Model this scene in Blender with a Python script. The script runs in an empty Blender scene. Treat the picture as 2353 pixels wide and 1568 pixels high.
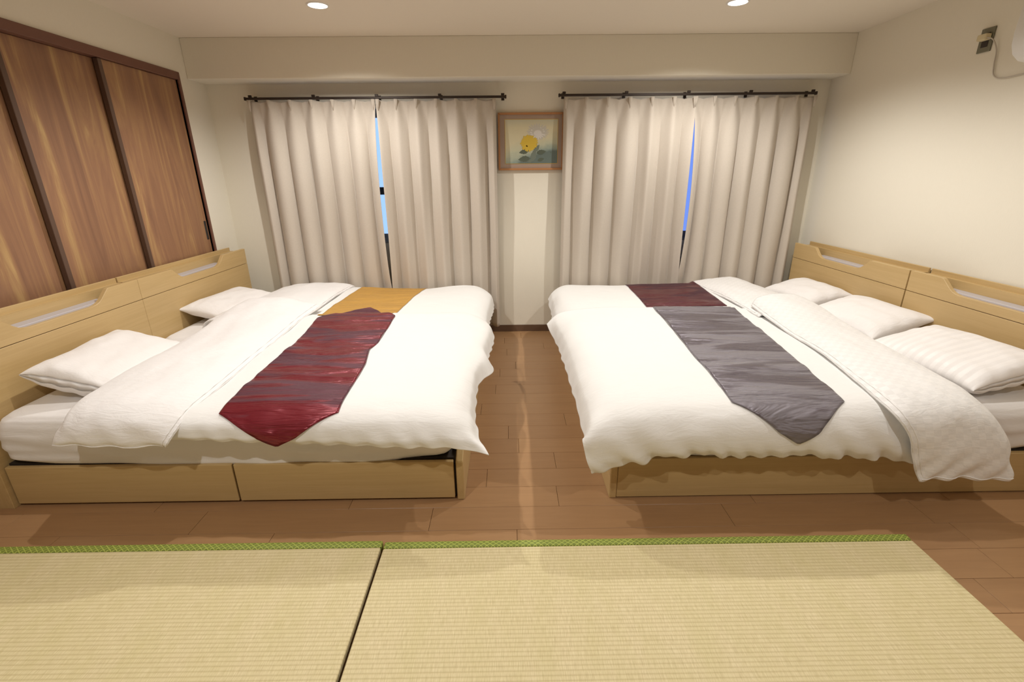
import bpy, bmesh, math, random
import numpy as np
from mathutils import Vector, Matrix, noise
from mathutils.bvhtree import BVHTree

random.seed(7)
S = bpy.context.scene
COL = S.collection

# ------------------------------------------------------------------ camera
XL, XR, YB, YFRONT, H = -2.417, 2.655, 4.325, -2.4, 2.40
pitch, yaw, roll = 0.33998, 0.0079, -0.0098
cp, sp, cy_, sy_ = math.cos(pitch), math.sin(pitch), math.cos(yaw), math.sin(yaw)
Fv = Vector((sy_ * cp, cy_ * cp, -sp)); R0 = Vector((cy_, -sy_, 0)); U0 = R0.cross(Fv)
Rv = R0 * math.cos(roll) + U0 * math.sin(roll)
Uv = -R0 * math.sin(roll) + U0 * math.cos(roll)
cd = bpy.data.cameras.new('camera')
cd.sensor_width = 36.0
cd.lens = 1090.2 / 2353 * 36.0
cd.clip_start = 0.02
cam = bpy.data.objects.new('camera', cd)
m3 = Matrix((Rv, Uv, -Fv)).transposed()
cam.matrix_world = Matrix.Translation((0, 0, 1.4281)) @ m3.to_4x4()
COL.objects.link(cam)
S.camera = cam

# ------------------------------------------------------------------ world (blue dusk outside the windows)
w = bpy.data.worlds.new('dusk'); S.world = w; w.use_nodes = True
bg = w.node_tree.nodes['Background']
bg.inputs['Color'].default_value = (0.36, 0.58, 1.0, 1)
bg.inputs['Strength'].default_value = 1.35

# ------------------------------------------------------------------ exposure and lamp levels
S.view_settings.view_transform = 'Standard'
S.view_settings.look = 'None'
S.view_settings.gamma = 1.0
S.view_settings.use_curve_mapping = False
S.view_settings.exposure = 0.0
LAMP_W = 72.0
LAMP_COL = (1.0, 0.98, 0.945)
LAMPS = [(-1.13, 3.40, 1.08), (1.425, 3.40, 1.08), (-1.13, 2.15, 0.80), (1.425, 2.15, 0.70), (-1.13, 0.25, 0.92), (1.425, 0.25, 0.62)]
S.cycles.max_bounces = 8
S.cycles.diffuse_bounces = 5

# ------------------------------------------------------------------ helpers
def link(o, parent=None):
    COL.objects.link(o)
    if parent is not None:
        o.parent = parent
    return o

def mesh_obj(name, verts, faces, mat=None, parent=None, smooth=False, uvs=None):
    me = bpy.data.meshes.new(name)
    me.from_pydata([tuple(v) for v in verts], [], [tuple(f) for f in faces])
    if uvs is not None:
        ul = me.uv_layers.new(name='UVMap')
        li = np.zeros(len(me.loops), dtype=np.int32)
        me.loops.foreach_get('vertex_index', li)
        ul.data.foreach_set('uv', np.asarray(uvs, dtype=np.float32)[li].ravel())
    if smooth:
        me.polygons.foreach_set('use_smooth', [True] * len(me.polygons))
    me.update()
    o = bpy.data.objects.new(name, me)
    if mat: me.materials.append(mat)
    return link(o, parent)

def bm_obj(name, bm, mat=None, parent=None, smooth=False, auto=None):
    me = bpy.data.meshes.new(name)
    bmesh.ops.recalc_face_normals(bm, faces=bm.faces)
    bm.to_mesh(me); bm.free()
    if smooth:
        for p in me.polygons: p.use_smooth = True
    o = bpy.data.objects.new(name, me)
    if mat: me.materials.append(mat)
    return link(o, parent)

def add_box(bm, a, b, bevel=0.0, seg=1):
    r = bmesh.ops.create_cube(bm, size=1.0)
    vs = r['verts']
    for v in vs:
        v.co = Vector([(a[i] + b[i]) / 2 + v.co[i] * (b[i] - a[i]) for i in range(3)])
    if bevel > 0:
        es = list({e for v in vs for e in v.link_edges})
        bmesh.ops.bevel(bm, geom=es, offset=bevel, segments=seg, profile=0.5, affect='EDGES')
    return vs

def box(name, a, b, mat, parent=None, bevel=0.0, seg=1, smooth=False):
    bm = bmesh.new(); add_box(bm, a, b, bevel, seg)
    return bm_obj(name, bm, mat, parent, smooth)

def add_cyl(bm, c0, c1, r, n=16, r2=None):
    c0 = Vector(c0); c1 = Vector(c1); d = c1 - c0
    q = d.to_track_quat('Z', 'Y').to_matrix().to_4x4()
    M = Matrix.Translation((c0 + c1) / 2) @ q
    bmesh.ops.create_cone(bm, cap_ends=True, segments=n, radius1=r, radius2=r if r2 is None else r2, depth=d.length, matrix=M)

def tube(name, pts, r, mat, parent=None, n=8):
    pts = [Vector(p) for p in pts]
    fine = []
    for i in range(len(pts) - 1):
        p0 = pts[max(i - 1, 0)]; p1 = pts[i]; p2 = pts[i + 1]; p3 = pts[min(i + 2, len(pts) - 1)]
        for k in range(6):
            t = k / 6
            fine.append(0.5 * ((2 * p1) + (-p0 + p2) * t + (2 * p0 - 5 * p1 + 4 * p2 - p3) * t * t + (-p0 + 3 * p1 - 3 * p2 + p3) * t ** 3))
    fine.append(pts[-1])
    vs, fs = [], []
    for i, p in enumerate(fine):
        d = (fine[min(i + 1, len(fine) - 1)] - fine[max(i - 1, 0)]).normalized()
        a = d.cross(Vector((0.3, 0.2, 0.9))).normalized(); b = d.cross(a)
        for k in range(n):
            th = 2 * math.pi * k / n
            vs.append(p + (a * math.cos(th) + b * math.sin(th)) * r)
    for i in range(len(fine) - 1):
        for k in range(n):
            fs.append((i * n + k, i * n + (k + 1) % n, (i + 1) * n + (k + 1) % n, (i + 1) * n + k))
    fs.append(tuple(range(n))); fs.append(tuple(reversed(range((len(fine) - 1) * n, len(fine) * n))))
    return mesh_obj(name, vs, fs, mat, parent, True)

def prism(name, poly, axis, lo, hi, mat, parent=None, bevel=0.0):
    """extrude a 2D polygon (given in the two other axes, in order) along axis"""
    bm = bmesh.new()
    o = [i for i in range(3) if i != axis]
    def mk(p, h):
        c = [0, 0, 0]; c[o[0]] = p[0]; c[o[1]] = p[1]; c[axis] = h
        return bm.verts.new(c)
    A = [mk(p, lo) for p in poly]; B = [mk(p, hi) for p in poly]
    n = len(poly)
    bm.faces.new(A); bm.faces.new(list(reversed(B)))
    for i in range(n): bm.faces.new((A[i], A[(i + 1) % n], B[(i + 1) % n], B[i]))
    bmesh.ops.recalc_face_normals(bm, faces=bm.faces)
    if bevel:
        es = [e for e in bm.edges if len(e.link_faces) == 2 and e.calc_face_angle(0) > 0.6]
        bmesh.ops.bevel(bm, geom=es, offset=bevel, segments=1, affect='EDGES')
    return bm_obj(name, bm, mat, parent)

def tag(o, label=None, cat=None, group=None, kind=None):
    if label: o['label'] = label
    if cat: o['category'] = cat
    if group: o['group'] = group
    if kind: o['kind'] = kind
    return o

def empty(name, loc):
    o = bpy.data.objects.new(name, None); o.location = loc
    o.empty_display_size = 0.05
    return link(o)

def adopt(root, *objs):
    """parent world-space parts to an Empty that stands at a location of its own"""
    for o in objs:
        o.parent = root
        o.matrix_parent_inverse = Matrix.Translation(root.location).inverted()

# ------------------------------------------------------------------ materials
class NT:
    def __init__(s, name):
        s.m = bpy.data.materials.new(name); s.m.use_nodes = True
        s.t = s.m.node_tree; s.n = s.t.nodes; s.l = s.t.links
        s.b = s.n['Principled BSDF']
    def add(s, ty, **k):
        x = s.n.new(ty)
        for a, v in k.items():
            if a.startswith('i_'):
                x.inputs[a[2:].replace('_', ' ')].default_value = v
            else: setattr(x, a, v)
        return x
    def link(s, a, b): s.l.new(a, b)
    def coords(s, scale=(1, 1, 1), out='Object', rot=(0, 0, 0)):
        tc = s.add('ShaderNodeTexCoord'); mp = s.add('ShaderNodeMapping')
        mp.inputs['Scale'].default_value = scale; mp.inputs['Rotation'].default_value = rot
        s.link(tc.outputs[out], mp.inputs['Vector']); return mp.outputs['Vector']
    def noise(s, vec, scale=5, detail=4, rough=0.5, dist=0.0):
        x = s.add('ShaderNodeTexNoise'); x.inputs['Scale'].default_value = scale
        x.inputs['Detail'].default_value = detail; x.inputs['Roughness'].default_value = rough
        x.inputs['Distortion'].default_value = dist
        s.link(vec, x.inputs['Vector']); return x.outputs['Fac']
    def ramp(s, fac, stops):
        x = s.add('ShaderNodeValToRGB'); e = x.color_ramp.elements
        while len(e) < len(stops): e.new(0.5)
        for el, (p, c) in zip(e, stops): el.position = p; el.color = (*c, 1)
        s.link(fac, x.inputs['Fac']); return x.outputs['Color']
    def mix(s, fac, a, b, mode='MIX'):
        x = s.add('ShaderNodeMix', data_type='RGBA', blend_type=mode)
        for sock, v in ((x.inputs[0], fac), (x.inputs[6], a), (x.inputs[7], b)):
            if hasattr(v, 'links') or hasattr(v, 'is_linked'): s.link(v, sock)
            elif isinstance(v, (int, float)): sock.default_value = v
            else: sock.default_value = (*v, 1)
        return x.outputs[2]
    def math(s, op, a, b=None, c=None):
        x = s.add('ShaderNodeMath', operation=op)
        for i, v in enumerate((a, b, c)):
            if v is None: continue
            if isinstance(v, (int, float)): x.inputs[i].default_value = v
            else: s.link(v, x.inputs[i])
        return x.outputs[0]
    def bump(s, h, strength=0.3, dist=0.002):
        x = s.add('ShaderNodeBump'); x.inputs['Strength'].default_value = strength
        x.inputs['Distance'].default_value = dist
        s.link(h, x.inputs['Height']); s.link(x.outputs[0], s.b.inputs['Normal'])
    def base(s, c):
        if isinstance(c, tuple): s.b.inputs['Base Color'].default_value = (*c, 1)
        else: s.link(c, s.b.inputs['Base Color'])
    def set(s, **k):
        for a, v in k.items(): s.b.inputs[a.replace('_', ' ')].default_value = v
        return s

def plain(name, col, rough=0.5, metal=0.0, **k):
    t = NT(name); t.base(col); t.set(Roughness=rough, Metallic=metal); 
    for a, v in k.items(): t.b.inputs[a.replace('_', ' ')].default_value = v
    return t.m

def m_wall():
    t = NT('wallpaper'); v = t.coords((1, 1, 1))
    n1 = t.noise(t.coords((260, 260, 40)), 1.0, 2); n2 = t.noise(t.coords((1, 1, 1)), 1.3, 2)
    c = t.mix(t.math('MULTIPLY', n1, 0.35), (0.77, 0.72, 0.605), (0.70, 0.65, 0.535))
    t.base(c); t.set(Roughness=0.85); t.bump(n1, 0.25, 0.001); return t.m
def m_ceiling():
    t = NT('ceiling_paper'); n1 = t.noise(t.coords((90, 90, 90)), 1.0, 3)
    t.base(t.mix(n1, (0.74, 0.67, 0.56), (0.77, 0.70, 0.59))); t.set(Roughness=0.9); t.bump(n1, 0.15, 0.001); return t.m
def m_oak(name, axis, a=(0.57, 0.405, 0.190), b=(0.50, 0.345, 0.150), rough=0.42):
    t = NT(name)
    sc = [34, 34, 34]; sc[axis] = 1.3
    n1 = t.noise(t.coords(tuple(sc)), 1.6, 5, 0.6, 0.6)
    sc2 = [160, 160, 160]; sc2[axis] = 5
    n2 = t.noise(t.coords(tuple(sc2)), 1.5, 2)
    c = t.mix(t.ramp(n1, [(0.3, (0, 0, 0)), (0.75, (1, 1, 1))]), a, b)
    c = t.mix(t.math('MULTIPLY', n2, 0.25), c, (0.40, 0.265, 0.115))
    t.base(c); t.set(Roughness=rough); t.bump(n2, 0.12, 0.0008); return t.m
def m_closet():
    t = NT('closet_door_wood')
    v = t.coords((1, 5.5, 0.42)); n = t.noise(v, 1.5, 6, 0.60, 1.6)
    f = t.noise(t.coords((1, 60, 1.6)), 1.2, 4, 0.6, 0.4)
    c = t.ramp(n, [(0.28, (0.215, 0.108, 0.062)), (0.46, (0.30, 0.155, 0.082)), (0.56, (0.37, 0.205, 0.095)), (0.70, (0.55, 0.365, 0.150))])
    c = t.mix(t.math('MULTIPLY', f, 0.35), c, (0.20, 0.098, 0.055))
    t.base(c); t.set(Roughness=0.42); t.bump(f, 0.1, 0.001); return t.m
def m_floor():
    t = NT('floor_plank_wood')
    oi = t.add('ShaderNodeObjectInfo')
    tc = t.add('ShaderNodeTexCoord'); mp = t.add('ShaderNodeMapping'); mp.inputs['Scale'].default_value = (2.0, 26, 1)
    add = t.add('ShaderNodeVectorMath', operation='ADD'); t.link(tc.outputs['Object'], add.inputs[0])
    cmb = t.add('ShaderNodeCombineXYZ'); t.link(t.math('MULTIPLY', oi.outputs['Random'], 30.0), cmb.inputs[0]); t.link(cmb.outputs[0], add.inputs[1])
    t.link(add.outputs[0], mp.inputs['Vector'])
    n = t.noise(mp.outputs[0], 1.6, 5, 0.6, 0.8)
    c = t.mix(n, (0.43, 0.250, 0.120), (0.32, 0.178, 0.084))
    c = t.mix(t.math('MULTIPLY', oi.outputs['Random'], 0.22), c, (0.29, 0.155, 0.075))
    t.base(c); t.set(Roughness=0.33); t.bump(n, 0.06, 0.0006); return t.m
def m_tatami():
    t = NT('tatami_rush_weave')
    tc = t.add('ShaderNodeTexCoord'); sep = t.add('ShaderNodeSeparateXYZ'); t.link(tc.outputs['Object'], sep.inputs[0])
    # ribs run along x, one every 15.2 mm; strands cross them
    rib = t.math('ABSOLUTE', t.math('SINE', t.math('MULTIPLY', sep.outputs[1], math.pi / 0.0152)))
    ribs = t.math('POWER', rib, 0.45)
    v = t.coords((330, 26, 1)); strand = t.noise(v, 1.0, 3, 0.6)
    big = t.noise(t.coords((14, 3, 1)), 1.0, 3, 0.6)
    spots = t.noise(t.coords((700, 8, 1)), 1.0, 2, 0.5)
    c = t.ramp(strand, [(0.25, (0.56, 0.465, 0.255)), (0.55, (0.70, 0.60, 0.36)), (0.8, (0.78, 0.69, 0.44))])
    c = t.mix(t.ramp(big, [(0.35, (0, 0, 0)), (0.75, (0.35, 0.35, 0.35))]), c, (0.56, 0.50, 0.22))
    c = t.mix(t.ramp(spots, [(0.68, (0, 0, 0)), (0.78, (0.5, 0.5, 0.5))]), c, (0.42, 0.30, 0.13))
    dark = t.math('SUBTRACT', 1.0, ribs)
    c = t.mix(t.math('MULTIPLY', dark, 0.50), c, (0.36, 0.27, 0.10))
    t.base(c); t.set(Roughness=0.62)
    h = t.math('ADD', t.math('MULTIPLY', ribs, 1.0), t.math('MULTIPLY', strand, 0.35))
    t.bump(h, 0.5, 0.0012); return t.m
def m_border():
    t = NT('green_brocade_border')
    tc = t.add('ShaderNodeTexCoord'); sep = t.add('ShaderNodeSeparateXYZ'); t.link(tc.outputs['Object'], sep.inputs[0])
    def wave(a, b, per):
        u = t.math('ADD', t.math('MULTIPLY', sep.outputs[0], a), t.math('MULTIPLY', sep.outputs[1], b))
        return t.math('ABSOLUTE', t.math('SINE', t.math('MULTIPLY', u, math.pi / per)))
    p = t.math('MINIMUM', wave(1, 1.35, 0.024), wave(1, -1.35, 0.024))
    q = t.math('MINIMUM', wave(1, 1.35, 0.0062), wave(1, -1.35, 0.0062))
    lines = t.math('LESS_THAN', p, 0.30)
    dots = t.math('LESS_THAN', q, 0.42)
    c = t.mix(dots, (0.10, 0.13, 0.02), (0.30, 0.36, 0.055))
    c = t.mix(lines, c, (0.40, 0.46, 0.09))
    t.base(c); t.set(Roughness=0.6); t.bump(q, 0.25, 0.0006); return t.m
def m_curtain():
    t = NT('linen_curtain')
    a = t.noise(t.coords((420, 420, 60)), 1.0, 2); b = t.noise(t.coords((60, 60, 420)), 1.0, 2)
    c = t.mix(t.math('MULTIPLY', t.math('ADD', a, b), 0.5), (0.60, 0.535, 0.455), (0.48, 0.42, 0.35))
    t.base(c); t.set(Roughness=0.9); t.b.inputs['Sheen Weight'].default_value = 0.15
    t.bump(t.math('ADD', a, b), 0.2, 0.0008); return t.m
def m_linen(name, col, checker=False, crinkle=0.35, scale=1.0):
    t = NT(name); v = t.coords((1, 1, 1), 'UV')
    n = t.noise(v, 9 * scale, 5, 0.55, 0.8); n2 = t.noise(t.coords((5, 16, 1), 'UV'), 2.2 * scale, 4, 0.6, 1.2)
    t.set(Roughness=0.82); t.b.inputs['Sheen Weight'].default_value = 0.1
    h = t.math('ADD', t.math('MULTIPLY', n, 0.6), n2)
    if checker:
        ck = t.add('ShaderNodeTexChecker'); ck.inputs['Scale'].default_value = 1 / 0.030
        t.link(t.coords((1, 1, 1), 'UV'), ck.inputs['Vector'])
        c = t.mix(ck.outputs['Fac'], col, tuple(x * 0.945 for x in col)); t.base(c)
        t.link(t.math('ADD', t.math('MULTIPLY', ck.outputs['Fac'], 0.25), 0.55), t.b.inputs['Roughness'])
    else: t.base(col)
    t.bump(h, crinkle, 0.012); return t.m
def m_satin(name, col, rough=0.34, metal=0.35, tint=None, bscale=1.0, sheen_wt=0.9, band_col=None):
    t = NT(name)
    n = t.noise(t.coords((1.3, 9 * bscale, 1), 'UV'), 1.2, 4, 0.6, 0.9)
    f = t.noise(t.coords((500, 120, 1), 'UV'), 1.0, 2)
    k = t.noise(t.coords((1.1, 5.2 * bscale, 1), 'UV'), 1.3, 4, 0.58, 1.0)      # streaks for light and dark satin sheen, painted into the base colour
    sheen_band = t.ramp(k, [(0.46, (0, 0, 0)), (0.55, (1, 1, 1))])
    cc = t.mix(sheen_band, col, band_col or col)
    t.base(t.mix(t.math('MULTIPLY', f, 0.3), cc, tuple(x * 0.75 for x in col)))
    t.set(Metallic=metal)
    t.link(t.math('ADD', t.math('MULTIPLY', sheen_band, 0.28), rough - 0.05), t.b.inputs['Roughness'])
    t.link(t.math('MULTIPLY', sheen_band, sheen_wt), t.b.inputs['Sheen Weight'])
    t.b.inputs['Sheen Roughness'].default_value = 0.35
    t.b.inputs['Sheen Tint'].default_value = (*(tint or col), 1)
    t.bump(n, 0.8, 0.05); return t.m

M = dict(
    wall=m_wall(), ceiling=m_ceiling(), oak_y=m_oak('oak_veneer_long', 1), oak_x=m_oak('oak_veneer_cross', 0),
    oak_z=m_oak('oak_veneer_upright', 2), closet=m_closet(), floor=m_floor(), tatami=m_tatami(), border=m_border(),
    curtain=m_curtain(),
    trim=plain('reddish_brown_trim', (0.155, 0.065, 0.042), 0.45),
    stile=plain('dark_brown_stile', (0.10, 0.055, 0.035), 0.5),
    base=plain('dark_baseboard', (0.13, 0.075, 0.045), 0.5),
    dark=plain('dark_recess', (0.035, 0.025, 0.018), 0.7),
    sheet=m_linen('white_sheet', (0.80, 0.775, 0.76), False, 0.18, 0.6),
    duvet=m_linen('white_duvet', (0.81, 0.80, 0.78), False, 0.22, 0.8),
    flap=m_linen('white_jacquard', (0.83, 0.815, 0.80), True, 0.25, 0.9),
    crinkled=m_linen('white_crinkled', (0.83, 0.81, 0.80), False, 0.34, 1.0),
    pillow=m_linen('white_pillowcase', (0.82, 0.79, 0.77), False, 0.25, 1.2),
    stripe=None,
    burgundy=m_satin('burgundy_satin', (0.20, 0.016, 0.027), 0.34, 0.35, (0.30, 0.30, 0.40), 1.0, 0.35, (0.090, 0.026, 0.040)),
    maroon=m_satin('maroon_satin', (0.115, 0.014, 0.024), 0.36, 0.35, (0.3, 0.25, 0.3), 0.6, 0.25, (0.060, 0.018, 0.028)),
    gold=m_satin('gold_satin', (0.56, 0.31, 0.065), 0.5, 0.2, (0.6, 0.45, 0.2), 0.8, 0.3),
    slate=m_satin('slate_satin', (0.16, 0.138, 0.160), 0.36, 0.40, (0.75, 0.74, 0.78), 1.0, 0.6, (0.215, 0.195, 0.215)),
    rail=plain('dark_bronze_rail', (0.045, 0.032, 0.025), 0.4, 0.5),
    hook=plain('white_plastic_hook', (0.8, 0.8, 0.78), 0.4),
    alu=plain('aluminium_sash', (0.33, 0.33, 0.34), 0.4, 0.6),
    latch=plain('black_latch', (0.02, 0.02, 0.02), 0.5),
    frame=plain('cherry_picture_frame', (0.44, 0.205, 0.08), 0.4),
    mount=plain('taupe_mount', (0.38, 0.28, 0.215), 0.85),
    gilt=plain('gilt_slip', (0.62, 0.42, 0.10), 0.4, 0.4),
    acry=plain('frosted_lamp_cover', (0.50, 0.475, 0.50), 0.35),
    white_plastic=plain('white_plastic', (0.72, 0.70, 0.66), 0.4),
    grey_plate=plain('grey_wall_plate', (0.17, 0.16, 0.11), 0.4),
    plug=plain('cream_plug', (0.62, 0.53, 0.33), 0.5),
    cord=plain('pale_cord', (0.50, 0.45, 0.38), 0.5),
    handle=plain('gunmetal_pull', (0.06, 0.06, 0.06), 0.35, 0.8),
)
g = NT('window_glass'); g.base((0.9, 0.93, 1.0)); g.set(Roughness=0.0, IOR=1.45); g.b.inputs['Transmission Weight'].default_value = 1.0; M['glass'] = g.m
g = NT('tinted_glass'); g.base((0.42, 0.45, 0.75)); g.set(Roughness=0.15, IOR=1.45); g.b.inputs['Transmission Weight'].default_value = 1.0; M['tinted'] = g.m
g = NT('lamp_lens'); g.base((1, 1, 1)); g.b.inputs['Emission Color'].default_value = (1, 0.93, 0.82, 1); g.b.inputs['Emission Strength'].default_value = 6.0; M['lens'] = g.m

# ------------------------------------------------------------------ the setting
T = 0.10
bm = bmesh.new(); add_box(bm, (XL - 0.2, YFRONT - T, -0.12), (XR + T, YB + T, -0.012))
fl = bm_obj('floor', bm, M['floor']); tag(fl, 'brown wood plank floor between and in front of the beds', kind='structure')
# planks where the floor can be seen (rows 146 mm deep, running along x)
JOINTS = {0: [1.706], 2: [0.026, 1.875], 3: [-0.35, 0.958], 4: [0.221], 5: [-0.116], 6: [0.237], 8: [-0.007], 9: [0.341], 1: [-1.05], 7: [0.05], 10: [-0.18]}
rnd = random.Random(3)
for k in range(-2, 22):
    y0 = 1.195 + 0.1463 * k; y1 = min(y0 + 0.1463, YB - 0.002)
    if y1 - y0 < 0.02: continue
    xa, xb = (XL + 0.002, XR - 0.002) if y1 < 1.93 else (-0.62, 0.9)
    js = list(JOINTS.get(k, [rnd.uniform(-0.3, 0.4)]))
    a = min(js)
    while a > xa: a -= 0.925 + rnd.uniform(-0.12, 0.12); js.append(a)
    b = max(js)
    while b < xb: b += 0.925 + rnd.uniform(-0.12, 0.12); js.append(b)
    js = sorted(x for x in js if xa + 0.04 < x < xb - 0.04)
    xs = [xa] + js + [xb]
    for i in range(len(xs) - 1):
        L = xs[i + 1] - xs[i]
        bm = bmesh.new(); add_box(bm, (-L / 2 + 0.0007, -(y1 - y0) / 2 + 0.0006, -0.011), (L / 2 - 0.0007, (y1 - y0) / 2 - 0.0006, 0.0), 0.0009)
        o = bm_obj('plank', bm, M['floor'], fl); o.location = ((xs[i] + xs[i + 1]) / 2, (y0 + y1) / 2, 0)
# floor that the planks leave out (under the beds and the mats), flush with them
bm = bmesh.new()
add_box(bm, (XL + 0.001, 1.195 + 0.1463 * 5 + 0.002, -0.012), (-0.621, YB - 0.001, -0.002))
add_box(bm, (0.901, 1.195 + 0.1463 * 5 + 0.002, -0.012), (XR - 0.001, YB - 0.001, -0.002))
add_box(bm, (XL + 0.001, YFRONT, -0.012), (XR - 0.001, 1.195 - 2 * 0.1463 - 0.002, -0.001))
bm_obj('subfloor', bm, M['floor'], fl)

tag(box('ceiling', (XL - 0.2, YFRONT - T, H), (XR + T, YB + T, H + 0.1), M['ceiling']), 'plain off-white ceiling with recessed downlights', kind='structure')

# back wall with two window openings
WZ0, WZ1 = 0.86, 1.94
WIN = [(-1.95, -0.16), (0.58, 2.40)]
bm = bmesh.new()
add_box(bm, (XL - 0.2, YB, -0.12), (XR + T, YB + T, WZ0))
add_box(bm, (XL - 0.2, YB, WZ1), (XR + T, YB + T, H))
add_box(bm, (XL - 0.2, YB, WZ0), (WIN[0][0], YB + T, WZ1))
add_box(bm, (WIN[0][1], YB, WZ0), (WIN[1][0], YB + T, WZ1))
add_box(bm, (WIN[1][1], YB, WZ0), (XR + T, YB + T, WZ1))
tag(bm_obj('wall_back', bm, M['wall']), 'cream papered wall behind the curtains', kind='structure')
# beam across the top of the back wall
tag(box('trim_1', (XL, 4.094, 2.126), (XR, YB, H), M['wall'], bevel=0.003), 'boxed-in beam above the two curtains', kind='structure')
# left wall with the closet opening
CY0, CY1, CZ = 1.28, 3.965, 2.105
bm = bmesh.new()
add_box(bm, (XL - T, YFRONT - T, -0.12), (XL, CY0, H))
add_box(bm, (XL - T, CY1, -0.12), (XL, YB, H))
add_box(bm, (XL - T, CY0, CZ), (XL, CY1, H))
add_box(bm, (XL - 0.2, CY0 - 0.05, -0.12), (XL - T - 0.04, CY1 + 0.05, H))
tag(bm_obj('wall_left', bm, M['wall']), 'cream wall around the closet doors', kind='structure')
tag(box('wall_right', (XR, YFRONT - T, -0.12), (XR + T, YB + T, H), M['wall']), 'cream papered wall behind the right headboards', kind='structure')
tag(box('wall_front', (XL, YFRONT - T, -0.12), (XR, YFRONT, H), M['wall']), 'cream wall behind the viewer', kind='structure')
tag(box('baseboard_back', (XL, YB - 0.010, 0), (XR, YB, 0.064), M['base'], bevel=0.002), 'dark brown baseboard along the back wall', kind='structure')
tag(box('baseboard_right', (XR - 0.010, YFRONT, 0), (XR, YB - 0.011, 0.064), M['base'], bevel=0.002), 'dark brown baseboard along the right wall', kind='structure')
tag(box('baseboard_left', (XL, YFRONT, 0), (XL + 0.010, CY0 - 0.04, 0.064), M['base'], bevel=0.002), 'dark brown baseboard left of the closet', kind='structure')
# closet trim
tag(box('trim_2', (XL - 0.05, CY0 - 0.03, CZ - 0.004), (XL + 0.012, CY1 - 0.001, CZ + 0.048), M['trim'], bevel=0.002), 'reddish brown head rail over the closet doors', kind='structure')
tag(box('trim_3', (XL - 0.05, CY1, 0.0), (XL + 0.012, CY1 + 0.022, CZ + 0.048), M['trim'], bevel=0.002), 'reddish brown jamb beside the closet doors', kind='structure')
tag(box('trim_4', (XL - 0.05, CY0 - 0.03, 0.0), (XL + 0.012, CY0, CZ - 0.005), M['trim'], bevel=0.002), 'reddish brown jamb at the near end of the closet', kind='structure')
DY = [(3.240, 3.962, 0), (2.640, 3.290, 1), (2.020, 2.690, 0), (1.285, 2.070, 1)]
for i, (a, b, back) in enumerate(DY):
    x = XL - 0.010 - 0.030 * i
    d = box('door_%d' % (i + 1), (x - 0.022, a + 0.030, 0.012), (x, b - (0.0 if i else 0.001), CZ - 0.006), M['closet'], bevel=0.001)
    tag(d, ['wood grain sliding closet door nearest the window wall', 'middle wood grain sliding closet door', 'wood grain sliding closet door cut by the left edge', 'closet door outside the view'][i], kind='structure')
    box('edge_strip', (x - 0.022, a, 0.012), (x + 0.008, a + 0.030, CZ - 0.006), M['stile'], d, bevel=0.002)
    if i == 0:
        box('handle', (x - 0.004, b - 0.040, 0.945), (x + 0.004, b - 0.014, 1.090), M['handle'], d, bevel=0.003)
        box('pull_recess', (x + 0.001, b - 0.034, 0.960), (x + 0.0055, b - 0.020, 1.075), M['dark'], d, bevel=0.001)

# windows
for i, (a, b) in enumerate(WIN):
    bm = bmesh.new(); yy0, yy1 = YB + 0.03, YB + 0.075
    f = 0.035
    add_box(bm, (a, yy0, WZ0), (b, yy1, WZ0 + f)); add_box(bm, (a, yy0, WZ1 - f), (b, yy1, WZ1))
    add_box(bm, (a, yy0, WZ0 + f), (a + f, yy1, WZ1 - f)); add_box(bm, (b - f, yy0, WZ0 + f), (b, yy1, WZ1 - f))
    wn = bm_obj('window_%d' % (i + 1), bm, M['alu'])
    tag(wn, ['aluminium window behind the left curtains, pale blue dusk in the gap', 'aluminium window behind the right curtains, deep blue dusk in the gap'][i], kind='structure')
    mid = (a + b) / 2 - (0.105 if i == 0 else -0.17)
    for s, (p, q, dy) in enumerate(((a + f, mid + 0.02, 0.004), (mid - 0.02, b - f, 0.024))):
        bm = bmesh.new(); e = 0.028
        z0, z1 = WZ0 + f + 0.001, WZ1 - f - 0.001; u0, u1 = yy0 + dy - 0.006, yy0 + dy + 0.012
        add_box(bm, (p, u0, z0), (q, u1, z0 + e)); add_box(bm, (p, u0, z1 - e), (q, u1, z1))
        add_box(bm, (p, u0, z0 + e), (p + e, u1, z1 - e)); add_box(bm, (q - e, u0, z0 + e), (q, u1, z1 - e))
        sa = bm_obj('sash', bm, M['alu'], wn)
        box('pane', (p + e, u0 + 0.006, z0 + e), (q - e, u0 + 0.011, z1 - e), M['glass'] if i == 0 else M['tinted'], sa)
    box('sill', (a, YB - 0.002, WZ0 - 0.014), (b, YB + 0.03, WZ0 + 0.004), M['alu'], wn, bevel=0.002)
    box('latch', (mid - 0.03, yy0 - 0.014, 1.262), (mid + 0.115, yy0 - 0.003, 1.325), M['latch'], wn, bevel=0.003)

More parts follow.
